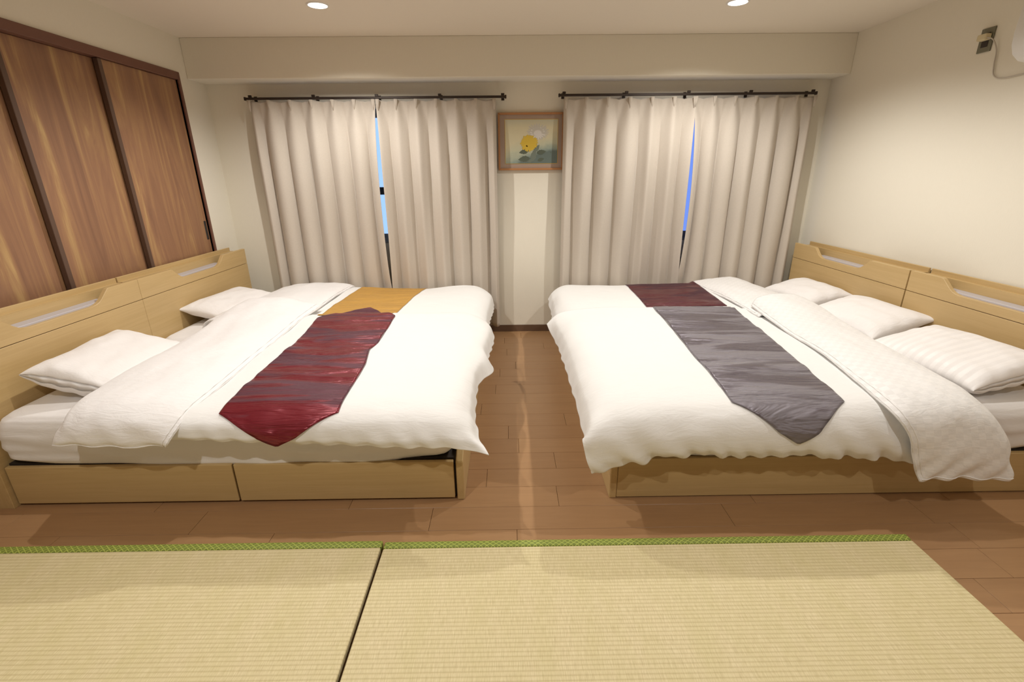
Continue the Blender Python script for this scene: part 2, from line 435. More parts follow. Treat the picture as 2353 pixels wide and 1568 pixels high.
# ------------------------------------------------------------------ downlights
LL = ['left of the two round ceiling lights by the beam', 'right of the two round ceiling lights by the beam']
for i, (lx, ly, pw) in enumerate(LAMPS):
    r = empty('downlight', (lx, ly, H))
    tag(r, LL[i] if i < 2 else 'round recessed ceiling light above the %s bed, nearer the viewer, %s row' % ('left' if lx < 0 else 'right', 'middle' if i < 4 else 'front'), 'light', 'recessed ceiling lights')
    bm = bmesh.new(); n = 40; rings = [(0.056, -0.004), (0.060, -0.006), (0.066, -0.004), (0.068, 0.0)]
    vv = [[bm.verts.new((lx + q * math.cos(2 * math.pi * k / n), ly + q * math.sin(2 * math.pi * k / n), H + z)) for k in range(n)] for q, z in rings]
    for a in range(3):
        for k in range(n): bm.faces.new((vv[a][k], vv[a][(k + 1) % n], vv[a + 1][(k + 1) % n], vv[a + 1][k]))
    ring = bm_obj('trim_ring', bm, M['white_plastic'], smooth=True)
    bm = bmesh.new(); add_cyl(bm, (lx, ly, H - 0.0035), (lx, ly, H - 0.0005), 0.0565, 40)
    lens = bm_obj('lens', bm, M['lens'])
    ld = bpy.data.lights.new('bulb', 'SPOT'); ld.energy = LAMP_W * pw; ld.color = LAMP_COL
    ld.spot_size = math.radians(150); ld.spot_blend = 0.62; ld.shadow_soft_size = 0.022
    lo = bpy.data.objects.new('bulb', ld); lo.location = (lx, ly, H - 0.03); link(lo)
    adopt(r, ring, lens, lo)

# ------------------------------------------------------------------ beds
def headboard(root, side, y0, y1, yc):
    """side -1: against the left wall, +1: right wall. Panel face at xf."""
    xf = -2.268 if side < 0 else 2.508
    wall = XL if side < 0 else XR
    inn = lambda d: xf - side * (-d)            # d behind the face, towards the wall
    def X(d0, d1):
        a, b = xf + side * d0, xf + side * d1
        return (min(a, b), max(a, b))
    depth = abs(wall - xf)
    zs = 0.711; zt = 0.836
    x0, x1 = X(0, 0.024)
    hb = box('headboard', (x0, y0, 0.0), (x1, y1, zs - 0.0015), M['oak_y'], bevel=0.0015)
    # upper panel with the notch
    def arc(cy, cz, r, a0, a1, n=5):
        return [(cy + r * math.cos(a0 + (a1 - a0) * i / n), cz + r * math.sin(a0 + (a1 - a0) * i / n)) for i in range(n + 1)]
    w1, w0, zb = 0.305, 0.195, 0.762
    half = [(w1 + 0.012, zt), (w1, zt - 0.003), (w0 + 0.055, zb + 0.024), (w0 + 0.036, zb + 0.012), (w0 + 0.012, zb + 0.004), (w0 - 0.015, zb)]
    poly = [(y0, zs + 0.0015), (y1, zs + 0.0015), (y1, zt)] + [(yc + d, z) for d, z in half] + [(yc - d, z) for d, z in reversed(half)] + [(y0, zt)]
    up = prism('upper_panel', poly, 0, x0, x1, M['oak_y'], hb, bevel=0.0015)
    # niche behind: lamp cover, shelf, rear rail, ends
    a, b = X(0.0245, 0.097)
    tag(box('lamp_cover', (a, yc - w1 - 0.02, 0.758), (b, yc + w1 + 0.02, 0.771), M['acry'], hb, bevel=0.002), 'pale frosted lamp cover')
    a, b = X(0.0975, 0.104)
    box('shelf_front', (a, y0 + 0.006, 0.735), (b, y1 - 0.006, 0.819), M['oak_y'], hb)
    a, b = X(0.104, depth - 0.024)
    box('shelf', (a, y0 + 0.006, 0.803), (b, y1 - 0.006, 0.819), M['oak_y'], hb)
    a, b = X(depth - 0.024, depth - 0.011)
    box('rear_rail', (a, y0 + 0.004, 0.0), (b, y1 - 0.004, 0.848), M['oak_y'], hb, bevel=0.002)
    for yy in (y0 + 0.004, y1 - 0.024):
        a, b = X(0.0245, 0.097)
        box('end_panel', (a, yy, 0.0), (b, yy + 0.02, 0.757), M['oak_z'], hb)
    return hb

def bed(side, y0, y1, yc, drawers, label, near):
    hx = -2.268 if side < 0 else 2.508
    fx = -0.212 if side < 0 else 0.458
    r = empty('bed', ((hx + fx) / 2, (y0 + y1) / 2, 0))
    tag(r, label, 'bed', 'oak storage beds with notched headboards')
    hb = headboard(r, side, y0 - (0.018 if near else 0), y1, yc)
    adopt(r, hb)
    def X(a, b): return (min(a, b), max(a, b))
    t = 0.033
    a, b = X(fx, fx + side * t)
    poly = [(y0, 0.0), (y1, 0.0), (y1, 0.245), (y0 + 0.075, 0.245), (y0 + 0.03, 0.225), (y0 + 0.006, 0.210), (y0, 0.204)]
    fp = prism('foot_panel', poly, 0, a, b, M['oak_y'], None, bevel=0.004)
    # deck board that carries the mattress
    a, b = X(fx + side * (t + 0.001), hx - side * 0.001)
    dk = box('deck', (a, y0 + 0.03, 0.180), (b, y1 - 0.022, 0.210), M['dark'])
    bs = box('far_side_panel', (a, y1 - 0.020, 0.0), (b, y1, 0.212), M['oak_x'])
    adopt(r, fp, dk, bs)
    if drawers:
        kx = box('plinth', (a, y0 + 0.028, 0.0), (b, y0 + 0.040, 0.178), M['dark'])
        adopt(r, kx)
        for (p, q) in ((-2.262, -1.252), (-1.244, -0.256)):
            adopt(r, box('drawer', (p, y0 + 0.001, 0.012), (q, y0 + 0.022, 0.206), M['oak_x'], bevel=0.0035, seg=2))
    else:
        adopt(r, box('side_panel', (a, y0 + 0.001, 0.005), (b, y0 + 0.024, 0.210), M['oak_x'], bevel=0.002))
    return r

bed(-1, 1.834, 2.888, 2.351, True, 'left near bed in pale oak with two drawers along its side', True)
bed(-1, 2.8895, 4.150, 3.517, False, 'left far bed in pale oak, against the curtains', False)
bed(1, 1.830, 2.898, 2.360, False, 'right near bed in pale oak with a plain side board', True)
bed(1, 2.908, 4.150, 3.560, False, 'right far bed in pale oak, against the curtains', False)

# ------------------------------------------------------------------ cloth machinery
def cr(P, ts):
    """Catmull-Rom along axis 0 of P (n, ..., 3) at parameters ts in [0, n-1]"""
    n = len(P); i = np.clip(np.floor(ts).astype(int), 0, n - 2); t = (ts - i)
    sh = (-1,) + (1,) * (P.ndim - 1); t = t.reshape(sh)
    g = lambda k: P[np.clip(k, 0, n - 1)]
    p0, p1, p2, p3 = g(i - 1), g(i), g(i + 1), g(i + 2)
    p0 = np.where((i == 0).reshape(sh), 2 * p1 - p2, p0); p3 = np.where((i == n - 2).reshape(sh), 2 * p2 - p1, p3)
    tt = 0.5
    m1 = tt * (p2 - p0); m2 = tt * (p3 - p1)
    return (2 * t**3 - 3 * t**2 + 1) * p1 + (t**3 - 2 * t**2 + t) * m1 + (-2 * t**3 + 3 * t**2) * p2 + (t**3 - t**2) * m2

def net(P, nu, nv):
    P = np.array(P, float)
    A = cr(P, np.linspace(0, P.shape[0] - 1, nu))
    B = cr(np.swapaxes(A, 0, 1), np.linspace(0, P.shape[1] - 1, nv))
    return np.swapaxes(B, 0, 1)          # (nu, nv, 3)

def normals(G):
    du = np.gradient(G, axis=0); dv = np.gradient(G, axis=1)
    n = np.cross(dv, du); l = np.linalg.norm(n, axis=2, keepdims=True); l[l < 1e-12] = 1
    return n / l

def arclen(G):
    a = np.zeros(G.shape[:2]); b = np.zeros(G.shape[:2])
    a[1:] = np.cumsum(np.linalg.norm(np.diff(G, axis=0), axis=2), axis=0)
    b[:, 1:] = np.cumsum(np.linalg.norm(np.diff(G, axis=1), axis=2), axis=1)
    return a, b

def fbm(X, scale, seed, octaves=3):
    out = np.zeros(X.shape[:2])
    for i in range(X.shape[0]):
        for j in range(X.shape[1]):
            p = X[i, j]
            out[i, j] = noise.fractal(Vector((p[0] * scale[0] + seed, p[1] * scale[1], p[2] * scale[2])), 1.0, 2.0, octaves)
    return out

def slab(name, G, T, mat, parent=None, edge=0.006, soft=0.05, up=True, uvs=None):
    """closed cloth body: outer sheet G, inner sheet below it, thin at the hem"""
    nu, nv = G.shape[:2]
    N = normals(G)
    if (N[nu // 2, nv // 2, 2] < 0): N = -N
    a, b = arclen(G)
    d = np.minimum(np.minimum(a, a[-1:] - a), np.minimum(b, b[:, -1:] - b))
    th = edge + (T - edge) * np.clip(d / soft, 0, 1) ** 0.6
    B = G - N * th[..., None]
    V = np.concatenate([G.reshape(-1, 3), B.reshape(-1, 3)])
    uv = (np.stack([b, a], axis=2) if uvs is None else uvs).reshape(-1, 2); uv = np.concatenate([uv, uv])
    idx = np.arange(nu * nv).reshape(nu, nv); o = nu * nv
    F = []
    for i in range(nu - 1):
        for j in range(nv - 1):
            q = (idx[i, j], idx[i, j + 1], idx[i + 1, j + 1], idx[i + 1, j])
            F.append(q); F.append((q[3] + o, q[2] + o, q[1] + o, q[0] + o))
    rim = [idx[0, j] for j in range(nv)] + [idx[i, nv - 1] for i in range(1, nu)] + [idx[nu - 1, j] for j in range(nv - 2, -1, -1)] + [idx[i, 0] for i in range(nu - 2, 0, -1)]
    for k in range(len(rim)):
        p, q = rim[k], rim[(k + 1) % len(rim)]
        F.append((q, p, p + o, q + o))
    ob = mesh_obj(name, V, F, mat, parent, True, uv)
    bm = bmesh.new(); bm.from_mesh(ob.data); bmesh.ops.recalc_face_normals(bm, faces=bm.faces); bm.to_mesh(ob.data); bm.free()
    return ob

BVH = []
def remember(ob):
    me = ob.data
    BVH.append(BVHTree.FromPolygons([tuple(v.co) for v in me.vertices], [tuple(p.vertices) for p in me.polygons]))

# ------------------------------------------------------------------ mattresses
def mattress(x0, x1, y0, y1, sag, label, group):
    """rounded block in a fitted sheet; sag(x) is the height of the front hem"""
    nx, ns = 120, 64
    cxm = (x0 + x1) / 2; hw = (x1 - x0) / 2; cym = (y0 + y1) / 2; hh = (y1 - y0) / 2
    zt, zb = 0.446, 0.222; r = 0.045
    V, F, UV = [], [], []
    # rounded-rect rings in plan, stacked from hem to top, closed by a lid
    per = []
    seg = 14; rc = 0.07
    def corner(cx, cy, a0):
        return [(cx + rc * math.cos(a0 + math.pi / 2 * k / seg), cy + rc * math.sin(a0 + math.pi / 2 * k / seg)) for k in range(seg + 1)]
    n_e = 70; m_e = 36
    def lin(p, q, n): return [(p[0] + (q[0] - p[0]) * k / n, p[1] + (q[1] - p[1]) * k / n) for k in range(1, n)]
    c1 = corner(x1 - rc, y1 - rc, 0); c2 = corner(x0 + rc, y1 - rc, math.pi / 2); c3 = corner(x0 + rc, y0 + rc, math.pi); c4 = corner(x1 - rc, y0 + rc, 1.5 * math.pi)
    per = c1 + lin(c1[-1], c2[0], n_e) + c2 + lin(c2[-1], c3[0], m_e) + c3 + lin(c3[-1], c4[0], n_e) + c4 + lin(c4[-1], c1[0], m_e)
    n = len(per)
    prof = [(0.012, 0.0), (0.0, 0.10), (-0.010, 0.35), (-0.012, 0.6), (-0.004, 0.78), (0.008, 0.90), (0.03, 0.975), (0.06, 1.0), (0.12, 1.004)]
    rings = 0
    L = 0.0
    per_np = np.array(per); seglen = np.linalg.norm(np.roll(per_np, -1, 0) - per_np, axis=1); s = np.concatenate([[0], np.cumsum(seglen)[:-1]])
    fine = []
    for a in range(len(prof) - 1):
        for k in range(4):
            t = k / 4; fine.append((prof[a][0] * (1 - t) + prof[a + 1][0] * t, prof[a][1] * (1 - t) + prof[a + 1][1] * t))
    fine.append(prof[-1])
    for ins, zf in fine:
        for i, (px, py) in enumerate(per):
            sx = (hw - ins) / hw; sy = (hh - ins) / hh
            X = cxm + (px - cxm) * sx; Y = cym + (py - cym) * sy
            fr = max(0.0, min(1.0, (y0 + 0.12 - py) / 0.12))
            zlow = zb + (sag(px) - zb) * fr
            Z = zlow + (zt - zlow) * zf
            wv = noise.noise(Vector((px * 3.0 + py * 2.0 + zf * 2.5, zf * 6.0, x0))) * 0.010 * (1 - zf) * 1.6
            ww = math.sin((px * 0.8 + zf * 0.75) * 16 + noise.noise(Vector((px * 2, zf * 2, 3))) * 3) * 0.004 * max(0, 1 - zf * 1.25)
            if zf < 0.85:
                dx, dy = px - cxm, py - cym
                if abs(dy) / hh > abs(dx) / hw: Y += (wv + ww) * (1 if dy < 0 else -1)
                else: X += (wv + ww) * (-1 if dx > 0 else 1)
            V.append((X, Y, Z)); UV.append((s[i], zf * 0.25 + ins))
        rings += 1
    for a in range(rings - 1):
        for i in range(n):
            F.append((a * n + i, a * n + (i + 1) % n, (a + 1) * n + (i + 1) % n, (a + 1) * n + i))
    F.append(tuple((rings - 1) * n + i for i in range(n))); F.append(tuple(reversed(range(n))))
    o = mesh_obj('mattress', V, F, M['sheet'], None, True, UV)
    tag(o, label, 'mattress', group)
    return o
def interp(pts): 
    xs = [p[0] for p in pts]; zs = [p[1] for p in pts]
    return lambda x: float(np.interp(x, xs, zs))
GM = 'mattresses in white fitted sheets'
mattress(-2.262, -0.262, 1.846, 2.884, interp([(-2.25, 0.232), (-2.05, 0.212), (-1.7, 0.206), (-1.2, 0.190), (-0.93, 0.184), (-0.55, 0.196), (-0.3, 0.224)]), 'white sheeted mattress on the left near bed, above the drawers', GM)
mattress(-2.262, -0.262, 2.898, 4.140, interp([(-3, 0.222), (0, 0.222)]), 'white sheeted mattress on the left far bed, under the gold runner', GM)
mattress(0.508, 2.500, 1.846, 2.894, interp([(0.5, 0.216), (2.0, 0.206), (2.2, 0.196), (2.33, 0.230), (2.5, 0.25)]), 'white sheeted mattress on the right near bed, below the grey runner', GM)
mattress(0.508, 2.500, 2.912, 4.140, interp([(-3, 0.222), (3, 0.222)]), 'white sheeted mattress on the right far bed, under the maroon runner', GM)

# ------------------------------------------------------------------ duvets
def wrinkle(G, amp, scale, seed, N=None, octv=3):
    N = normals(G) if N is None else N
    if N[N.shape[0] // 2, N.shape[1] // 2, 2] < 0: N = -N
    return G + N * (fbm(G, scale, seed, octv) * amp)[..., None]

def hem_folds(G, which, amp, per, reach, seed, slant=0.0):
    """soft folds that run into a hem; which: 'front' (row 0) or 'foot' (last column)"""
    N = normals(G)
    if N[N.shape[0] // 2, N.shape[1] // 2, 2] < 0: N = -N
    a, b = arclen(G)
    d = a if which == 'front' else (b[:, -1:] - b)
    s = b if which == 'front' else a
    out = G.copy()
    nu, nv = G.shape[:2]
    for i in range(nu):
        for j in range(nv):
            if d[i, j] > reach * 2.5: continue
            u = s[i, j] + slant * d[i, j]
            ph = u / per * 2 * math.pi + 2.2 * noise.noise(Vector((u * 2.5, d[i, j] * 2, seed)))
            am = amp * math.exp(-(d[i, j] / reach) ** 2) * (0.55 + 0.8 * noise.noise(Vector((u * 3 + 9, seed, 0))))
            out[i, j] += N[i, j] * am * math.sin(ph)
    return out

def duvet(rows, T, mat, label, group, nu=120, nv=150, amp=0.006, seed=1.0, folds=(), name='duvet', sc=(3.5, 3.5, 3.5), edge=0.006, soft=0.05, hem=None):
    G = net(rows, nu, nv)
    G = wrinkle(G, amp, sc, seed)
    for f in folds: G = hem_folds(G, *f)
    o = slab(name, G, T, mat, None, edge, soft)
    remember(o)
    if hem is not None:
        N = normals(G)
        if N[nu // 2, nv // 2, 2] < 0: N = -N
        for q in (1, 4):
            j = q if hem == 0 else nv - 1 - q
            pts = [tuple(G[i, j] + N[i, j] * 0.0008 + np.array([0, 0, 0.0015 * math.sin(i * 0.9 + q)])) for i in range(q, nu - 1, 3)]
            tube('hem_seam', pts, 0.0022, mat, o, 6)
        for q in (2,):
            pts = [tuple(G[q, j] + N[q, j] * 0.0008) for j in range(1, nv - 1, 3)]
            tube('hem_seam', pts, 0.0022, mat, o, 6)
    tag(o, label, 'duvet', group)
    return o

GD = 'white duvets on the beds'
def rowx(y, xs, zs, ys=None):
    return [(x, y if ys is None else ys[i], z) for i, (x, z) in enumerate(zip(xs, zs))]

# left far duvet
X = [-1.62, -1.35, -1.05, -0.75, -0.48, -0.27, -0.165, -0.135]
LFr = [
    rowx(2.99, X, [0.492] * 5 + [0.482, 0.430, 0.375]),
    rowx(3.10, X, [0.505] * 5 + [0.495, 0.445, 0.370]),
    rowx(3.45, X, [0.512, 0.506, 0.502, 0.500, 0.505, 0.500, 0.450, 0.365]),
    rowx(3.80, [-1.62, -1.35, -1.05, -0.75, -0.48, -0.27, -0.150, -0.115], [0.512, 0.503, 0.496, 0.494, 0.508, 0.510, 0.460, 0.365]),
    rowx(4.02, [-1.62, -1.35, -1.05, -0.75, -0.48, -0.28, -0.160, -0.130], [0.514, 0.503, 0.488, 0.484, 0.502, 0.504, 0.445, 0.365]),
    rowx(4.12, [-1.62, -1.35, -1.05, -0.75, -0.48, -0.29, -0.185, -0.15], [0.502, 0.492, 0.474, 0.470, 0.492, 0.488, 0.43, 0.360]),
    rowx(4.168, [-1.62, -1.35, -1.05, -0.75, -0.48, -0.30, -0.20, -0.17], [0.44, 0.43, 0.42, 0.415, 0.42, 0.42, 0.40, 0.36]),
]
duvet(LFr, 0.042, M['duvet'], 'white duvet with gold runner, on the left far bed', GD, amp=0.006, seed=4.1, folds=[('foot', 0.006, 0.10, 0.05, 2.0)])
# left near duvet
X = [-1.55, -1.30, -1.00, -0.70, -0.45, -0.27, -0.16, -0.125]
LNr = [
    [(-1.55, 1.735, 0.405), (-1.30, 1.728, 0.400), (-1.00, 1.722, 0.385), (-0.70, 1.718, 0.368), (-0.45, 1.712, 0.360), (-0.27, 1.702, 0.358), (-0.15, 1.690, 0.350), (-0.085, 1.672, 0.343)],
    [(-1.55, 1.722, 0.430), (-1.30, 1.716, 0.425), (-1.00, 1.708, 0.415), (-0.70, 1.703, 0.405), (-0.45, 1.700, 0.402), (-0.27, 1.705, 0.405), (-0.165, 1.715, 0.395), (-0.115, 1.725, 0.365)],
    [(-1.55, 1.745, 0.478), (-1.30, 1.735, 0.475), (-1.00, 1.730, 0.472), (-0.70, 1.730, 0.472), (-0.45, 1.740, 0.470), (-0.27, 1.755, 0.462), (-0.175, 1.78, 0.430), (-0.135, 1.80, 0.375)],
    [(-1.55, 1.82, 0.503), (-1.30, 1.82, 0.505), (-1.00, 1.82, 0.507), (-0.70, 1.82, 0.508), (-0.45, 1.83, 0.503), (-0.27, 1.85, 0.490), (-0.185, 1.88, 0.440), (-0.155, 1.90, 0.375)],
    rowx(2.00, X[:6] + [-0.185, -0.160], [0.508, 0.510, 0.514, 0.516, 0.514, 0.500, 0.450, 0.375]),
    rowx(2.30, X[:6] + [-0.180, -0.155], [0.508, 0.512, 0.516, 0.520, 0.516, 0.502, 0.455, 0.375]),
    rowx(2.52, X[:6] + [-0.148, -0.086], [0.508, 0.514, 0.518, 0.520, 0.520, 0.508, 0.455, 0.355]),
    rowx(2.66, X[:6] + [-0.155, -0.120], [0.508, 0.514, 0.520, 0.522, 0.520, 0.508, 0.460, 0.365]),
    rowx(2.90, X[:6] + [-0.140, -0.105], [0.512, 0.518, 0.526, 0.528, 0.526, 0.512, 0.460, 0.365]),
    rowx(3.08, X[:6] + [-0.135, -0.095], [0.524, 0.526, 0.530, 0.532, 0.530, 0.518, 0.460, 0.370]),
    rowx(3.17, X[:6] + [-0.16, -0.115], [0.520, 0.520, 0.522, 0.522, 0.522, 0.512, 0.462, 0.400]),
]
duvet(LNr, 0.046, M['duvet'], 'white duvet with burgundy runner, on the left near bed', GD, nu=150, nv=160, amp=0.007, seed=1.3,
      folds=[('front', 0.007, 0.11, 0.06, 1.0, 0.6), ('foot', 0.006, 0.13, 0.06, 2.0)])
# right far duvet (foot end at small x)
X = [0.345, 0.375, 0.47, 0.70, 1.00, 1.30, 1.60, 1.90]
RFr = [
    rowx(3.02, X, [0.375, 0.440, 0.490] + [0.500] * 5),
    rowx(3.12, X, [0.370, 0.445, 0.500] + [0.506] * 5),
    rowx(3.45, [0.338, 0.365] + X[2:], [0.350, 0.440, 0.502, 0.506, 0.504, 0.506, 0.510, 0.512]),
    rowx(3.72, [0.350, 0.378] + X[2:], [0.350, 0.442, 0.502, 0.504, 0.502, 0.506, 0.512, 0.514]),
    rowx(3.90, [0.345, 0.385, 0.48] + X[3:], [0.400, 0.462, 0.504, 0.502, 0.496, 0.500, 0.510, 0.514]),
    rowx(4.05, [0.365, 0.405, 0.50] + X[3:], [0.385, 0.452, 0.496, 0.497, 0.490, 0.494, 0.504, 0.510]),
    rowx(4.13, [0.385, 0.425, 0.51] + X[3:], [0.370, 0.430, 0.476, 0.482, 0.478, 0.480, 0.486, 0.490]),
    rowx(4.168, [0.41, 0.45, 0.53] + X[3:], [0.36, 0.40, 0.425, 0.43, 0.43, 0.43, 0.43, 0.43]),
]
duvet([list(reversed(r)) for r in RFr], 0.042, M['duvet'], 'white duvet with maroon runner, on the right far bed', GD, amp=0.006, seed=7.7, folds=[('foot', 0.010, 0.13, 0.06, 5.0)])
# right near duvet: hangs lower over the front
RNr = [
    [(0.350, 1.700, 0.222), (0.385, 1.712, 0.226), (0.50, 1.716, 0.256), (0.64, 1.722, 0.284), (0.76, 1.722, 0.298), (1.00, 1.725, 0.280), (1.30, 1.722, 0.282), (1.55, 1.722, 0.262), (1.75, 1.725, 0.248)],
    [(0.318, 1.695, 0.300), (0.370, 1.690, 0.305), (0.50, 1.690, 0.320), (0.64, 1.690, 0.335), (0.76, 1.690, 0.342), (1.00, 1.690, 0.335), (1.30, 1.690, 0.335), (1.55, 1.692, 0.325), (1.75, 1.70, 0.315)],
    [(0.305, 1.715, 0.370), (0.350, 1.695, 0.390), (0.50, 1.690, 0.405), (0.64, 1.688, 0.410), (0.76, 1.688, 0.412), (1.00, 1.690, 0.412), (1.30, 1.690, 0.412), (1.55, 1.695, 0.405), (1.75, 1.705, 0.400)],
    [(0.318, 1.765, 0.360), (0.350, 1.745, 0.440), (0.48, 1.735, 0.474), (0.64, 1.735, 0.480), (0.76, 1.735, 0.482), (1.00, 1.735, 0.482), (1.30, 1.735, 0.480), (1.55, 1.740, 0.476), (1.75, 1.745, 0.470)],
    [(0.326, 1.860, 0.345), (0.356, 1.850, 0.450), (0.46, 1.84, 0.505), (0.64, 1.83, 0.514), (0.76, 1.83, 0.516), (1.00, 1.83, 0.516), (1.30, 1.83, 0.514), (1.55, 1.83, 0.510), (1.75, 1.83, 0.505)],
]
for (y, e) in ((2.05, 0.316), (2.30, 0.318), (2.60, 0.320), (2.90, 0.314), (3.10, 0.298)):
    RNr.append([(e + 0.012, y, 0.345), (e + 0.040, y, 0.450), (0.46, y, 0.512), (0.64, y, 0.522), (0.80, y, 0.526), (1.05, y, 0.526), (1.30, y, 0.522), (1.55, y, 0.514), (1.78, y, 0.508)])
RNr.append([(0.272, 3.20, 0.420), (0.345, 3.21, 0.490), (0.46, 3.22, 0.520), (0.64, 3.23, 0.528), (0.80, 3.23, 0.528), (1.05, 3.23, 0.528), (1.30, 3.22, 0.526), (1.55, 3.20, 0.524), (1.78, 3.18, 0.522)])
duvet([list(reversed(r)) for r in RNr], 0.050, M['duvet'], 'white duvet with slate grey runner, on the right near bed', GD, nu=150, nv=160, amp=0.006, seed=2.9,
      folds=[('front', 0.020, 0.19, 0.13, 1.5, -0.9), ('front', 0.010, 0.085, 0.06, 11.0, -0.6), ('foot', 0.006, 0.16, 0.08, 3.0)])

# turned-down duvet tops
GF = 'white folded duvets at the pillow end'
LFf = [  # left far flap; columns head -> foot
    [(-2.02, 3.00, 0.485), (-1.98, 3.00, 0.530), (-1.80, 3.00, 0.548), (-1.60, 3.00, 0.545), (-1.42, 3.00, 0.530), (-1.37, 3.00, 0.515)],
    [(-2.02, 3.30, 0.485), (-1.98, 3.30, 0.535), (-1.80, 3.30, 0.560), (-1.60, 3.30, 0.556), (-1.42, 3.30, 0.535), (-1.37, 3.30, 0.520)],
    [(-2.00, 3.70, 0.485), (-1.96, 3.70, 0.525), (-1.80, 3.70, 0.556), (-1.60, 3.70, 0.562), (-1.42, 3.70, 0.545), (-1.365, 3.70, 0.518)],
    [(-1.98, 4.00, 0.485), (-1.94, 4.00, 0.515), (-1.80, 4.00, 0.548), (-1.60, 4.00, 0.556), (-1.42, 4.00, 0.542), (-1.355, 4.00, 0.512)],
    [(-1.96, 4.12, 0.470), (-1.92, 4.12, 0.500), (-1.80, 4.12, 0.530), (-1.60, 4.12, 0.540), (-1.42, 4.12, 0.525), (-1.35, 4.12, 0.500)],
    [(-1.94, 4.165, 0.45), (-1.90, 4.165, 0.46), (-1.80, 4.165, 0.475), (-1.60, 4.165, 0.48), (-1.42, 4.165, 0.475), (-1.35, 4.165, 0.46)],
]
duvet(LFf, 0.034, M['crinkled'], 'crinkled white duvet top folded down beside the far left pillow', GF, nu=90, nv=60, amp=0.012, seed=8.0, name='duvet_fold', sc=(5, 2.6, 4), hem=1)
LNf = [
    [(-1.868, 1.700, 0.398), (-1.80, 1.694, 0.400), (-1.68, 1.690, 0.396), (-1.55, 1.690, 0.392), (-1.45, 1.690, 0.388), (-1.398, 1.690, 0.390)],
    [(-1.858, 1.706, 0.420), (-1.79, 1.680, 0.432), (-1.68, 1.676, 0.434), (-1.55, 1.676, 0.434), (-1.45, 1.676, 0.428), (-1.375, 1.684, 0.415)],
    [(-1.850, 1.740, 0.460), (-1.79, 1.712, 0.492), (-1.68, 1.704, 0.502), (-1.54, 1.704, 0.504), (-1.42, 1.708, 0.492), (-1.345, 1.716, 0.466)],
    [(-1.868, 1.830, 0.485), (-1.82, 1.815, 0.528), (-1.70, 1.81, 0.545), (-1.54, 1.81, 0.548), (-1.41, 1.81, 0.540), (-1.325, 1.81, 0.508)],
    [(-1.905, 1.985, 0.488), (-1.85, 1.98, 0.532), (-1.72, 1.98, 0.552), (-1.54, 1.98, 0.556), (-1.41, 1.98, 0.546), (-1.325, 1.98, 0.514)],
    [(-1.930, 2.35, 0.488), (-1.88, 2.35, 0.534), (-1.76, 2.35, 0.556), (-1.56, 2.35, 0.560), (-1.44, 2.35, 0.548), (-1.345, 2.35, 0.514)],
    [(-1.945, 2.73, 0.488), (-1.89, 2.73, 0.538), (-1.80, 2.73, 0.562), (-1.60, 2.73, 0.564), (-1.46, 2.73, 0.552), (-1.365, 2.73, 0.518)],
    [(-1.950, 3.05, 0.495), (-1.90, 3.05, 0.555), (-1.82, 3.05, 0.592), (-1.62, 3.05, 0.590), (-1.47, 3.05, 0.570), (-1.365, 3.05, 0.532)],
    [(-1.930, 3.25, 0.535), (-1.89, 3.26, 0.580), (-1.82, 3.27, 0.610), (-1.62, 3.27, 0.604), (-1.47, 3.25, 0.585), (-1.335, 3.23, 0.545)],
    [(-1.92, 3.34, 0.560), (-1.89, 3.36, 0.580), (-1.82, 3.37, 0.596), (-1.62, 3.37, 0.592), (-1.47, 3.33, 0.574), (-1.33, 3.29, 0.548)],
]
duvet(LNf, 0.036, M['crinkled'], 'crinkled white duvet top folded down beside the near left pillow', GF, nu=150, nv=70, amp=0.012, seed=3.2, name='duvet_fold', sc=(5, 2.6, 5), hem=1,
      folds=[('front', 0.013, 0.15, 0.07, 6.0, 0.7)])
RFf = [
    [(1.66, 3.00, 0.515), (1.70, 3.00, 0.540), (1.84, 3.00, 0.552), (1.98, 3.00, 0.548), (2.08, 3.00, 0.525), (2.12, 3.00, 0.485)],
    [(1.655, 3.30, 0.520), (1.70, 3.30, 0.545), (1.84, 3.30, 0.560), (1.98, 3.30, 0.556), (2.08, 3.30, 0.532), (2.13, 3.30, 0.485)],
    [(1.635, 3.65, 0.515), (1.69, 3.65, 0.550), (1.84, 3.65, 0.565), (1.98, 3.65, 0.560), (2.09, 3.65, 0.532), (2.14, 3.65, 0.485)],
    [(1.600, 3.95, 0.510), (1.67, 3.95, 0.540), (1.84, 3.95, 0.564), (1.98, 3.95, 0.560), (2.10, 3.95, 0.520), (2.16, 3.95, 0.485)],
    [(1.590, 4.10, 0.495), (1.66, 4.10, 0.525), (1.84, 4.10, 0.548), (1.98, 4.10, 0.542), (2.10, 4.10, 0.505), (2.16, 4.10, 0.475)],
    [(1.590, 4.165, 0.46), (1.66, 4.165, 0.475), (1.84, 4.165, 0.485), (1.98, 4.165, 0.480), (2.10, 4.165, 0.47), (2.16, 4.165, 0.45)],
]
duvet([list(reversed(r)) for r in RFf], 0.036, M['flap'], 'white duvet top folded down beside the far right pillow', GF, nu=90, nv=60, amp=0.010, seed=5.5, name='duvet_fold', sc=(5.5, 2.4, 4), hem=1)
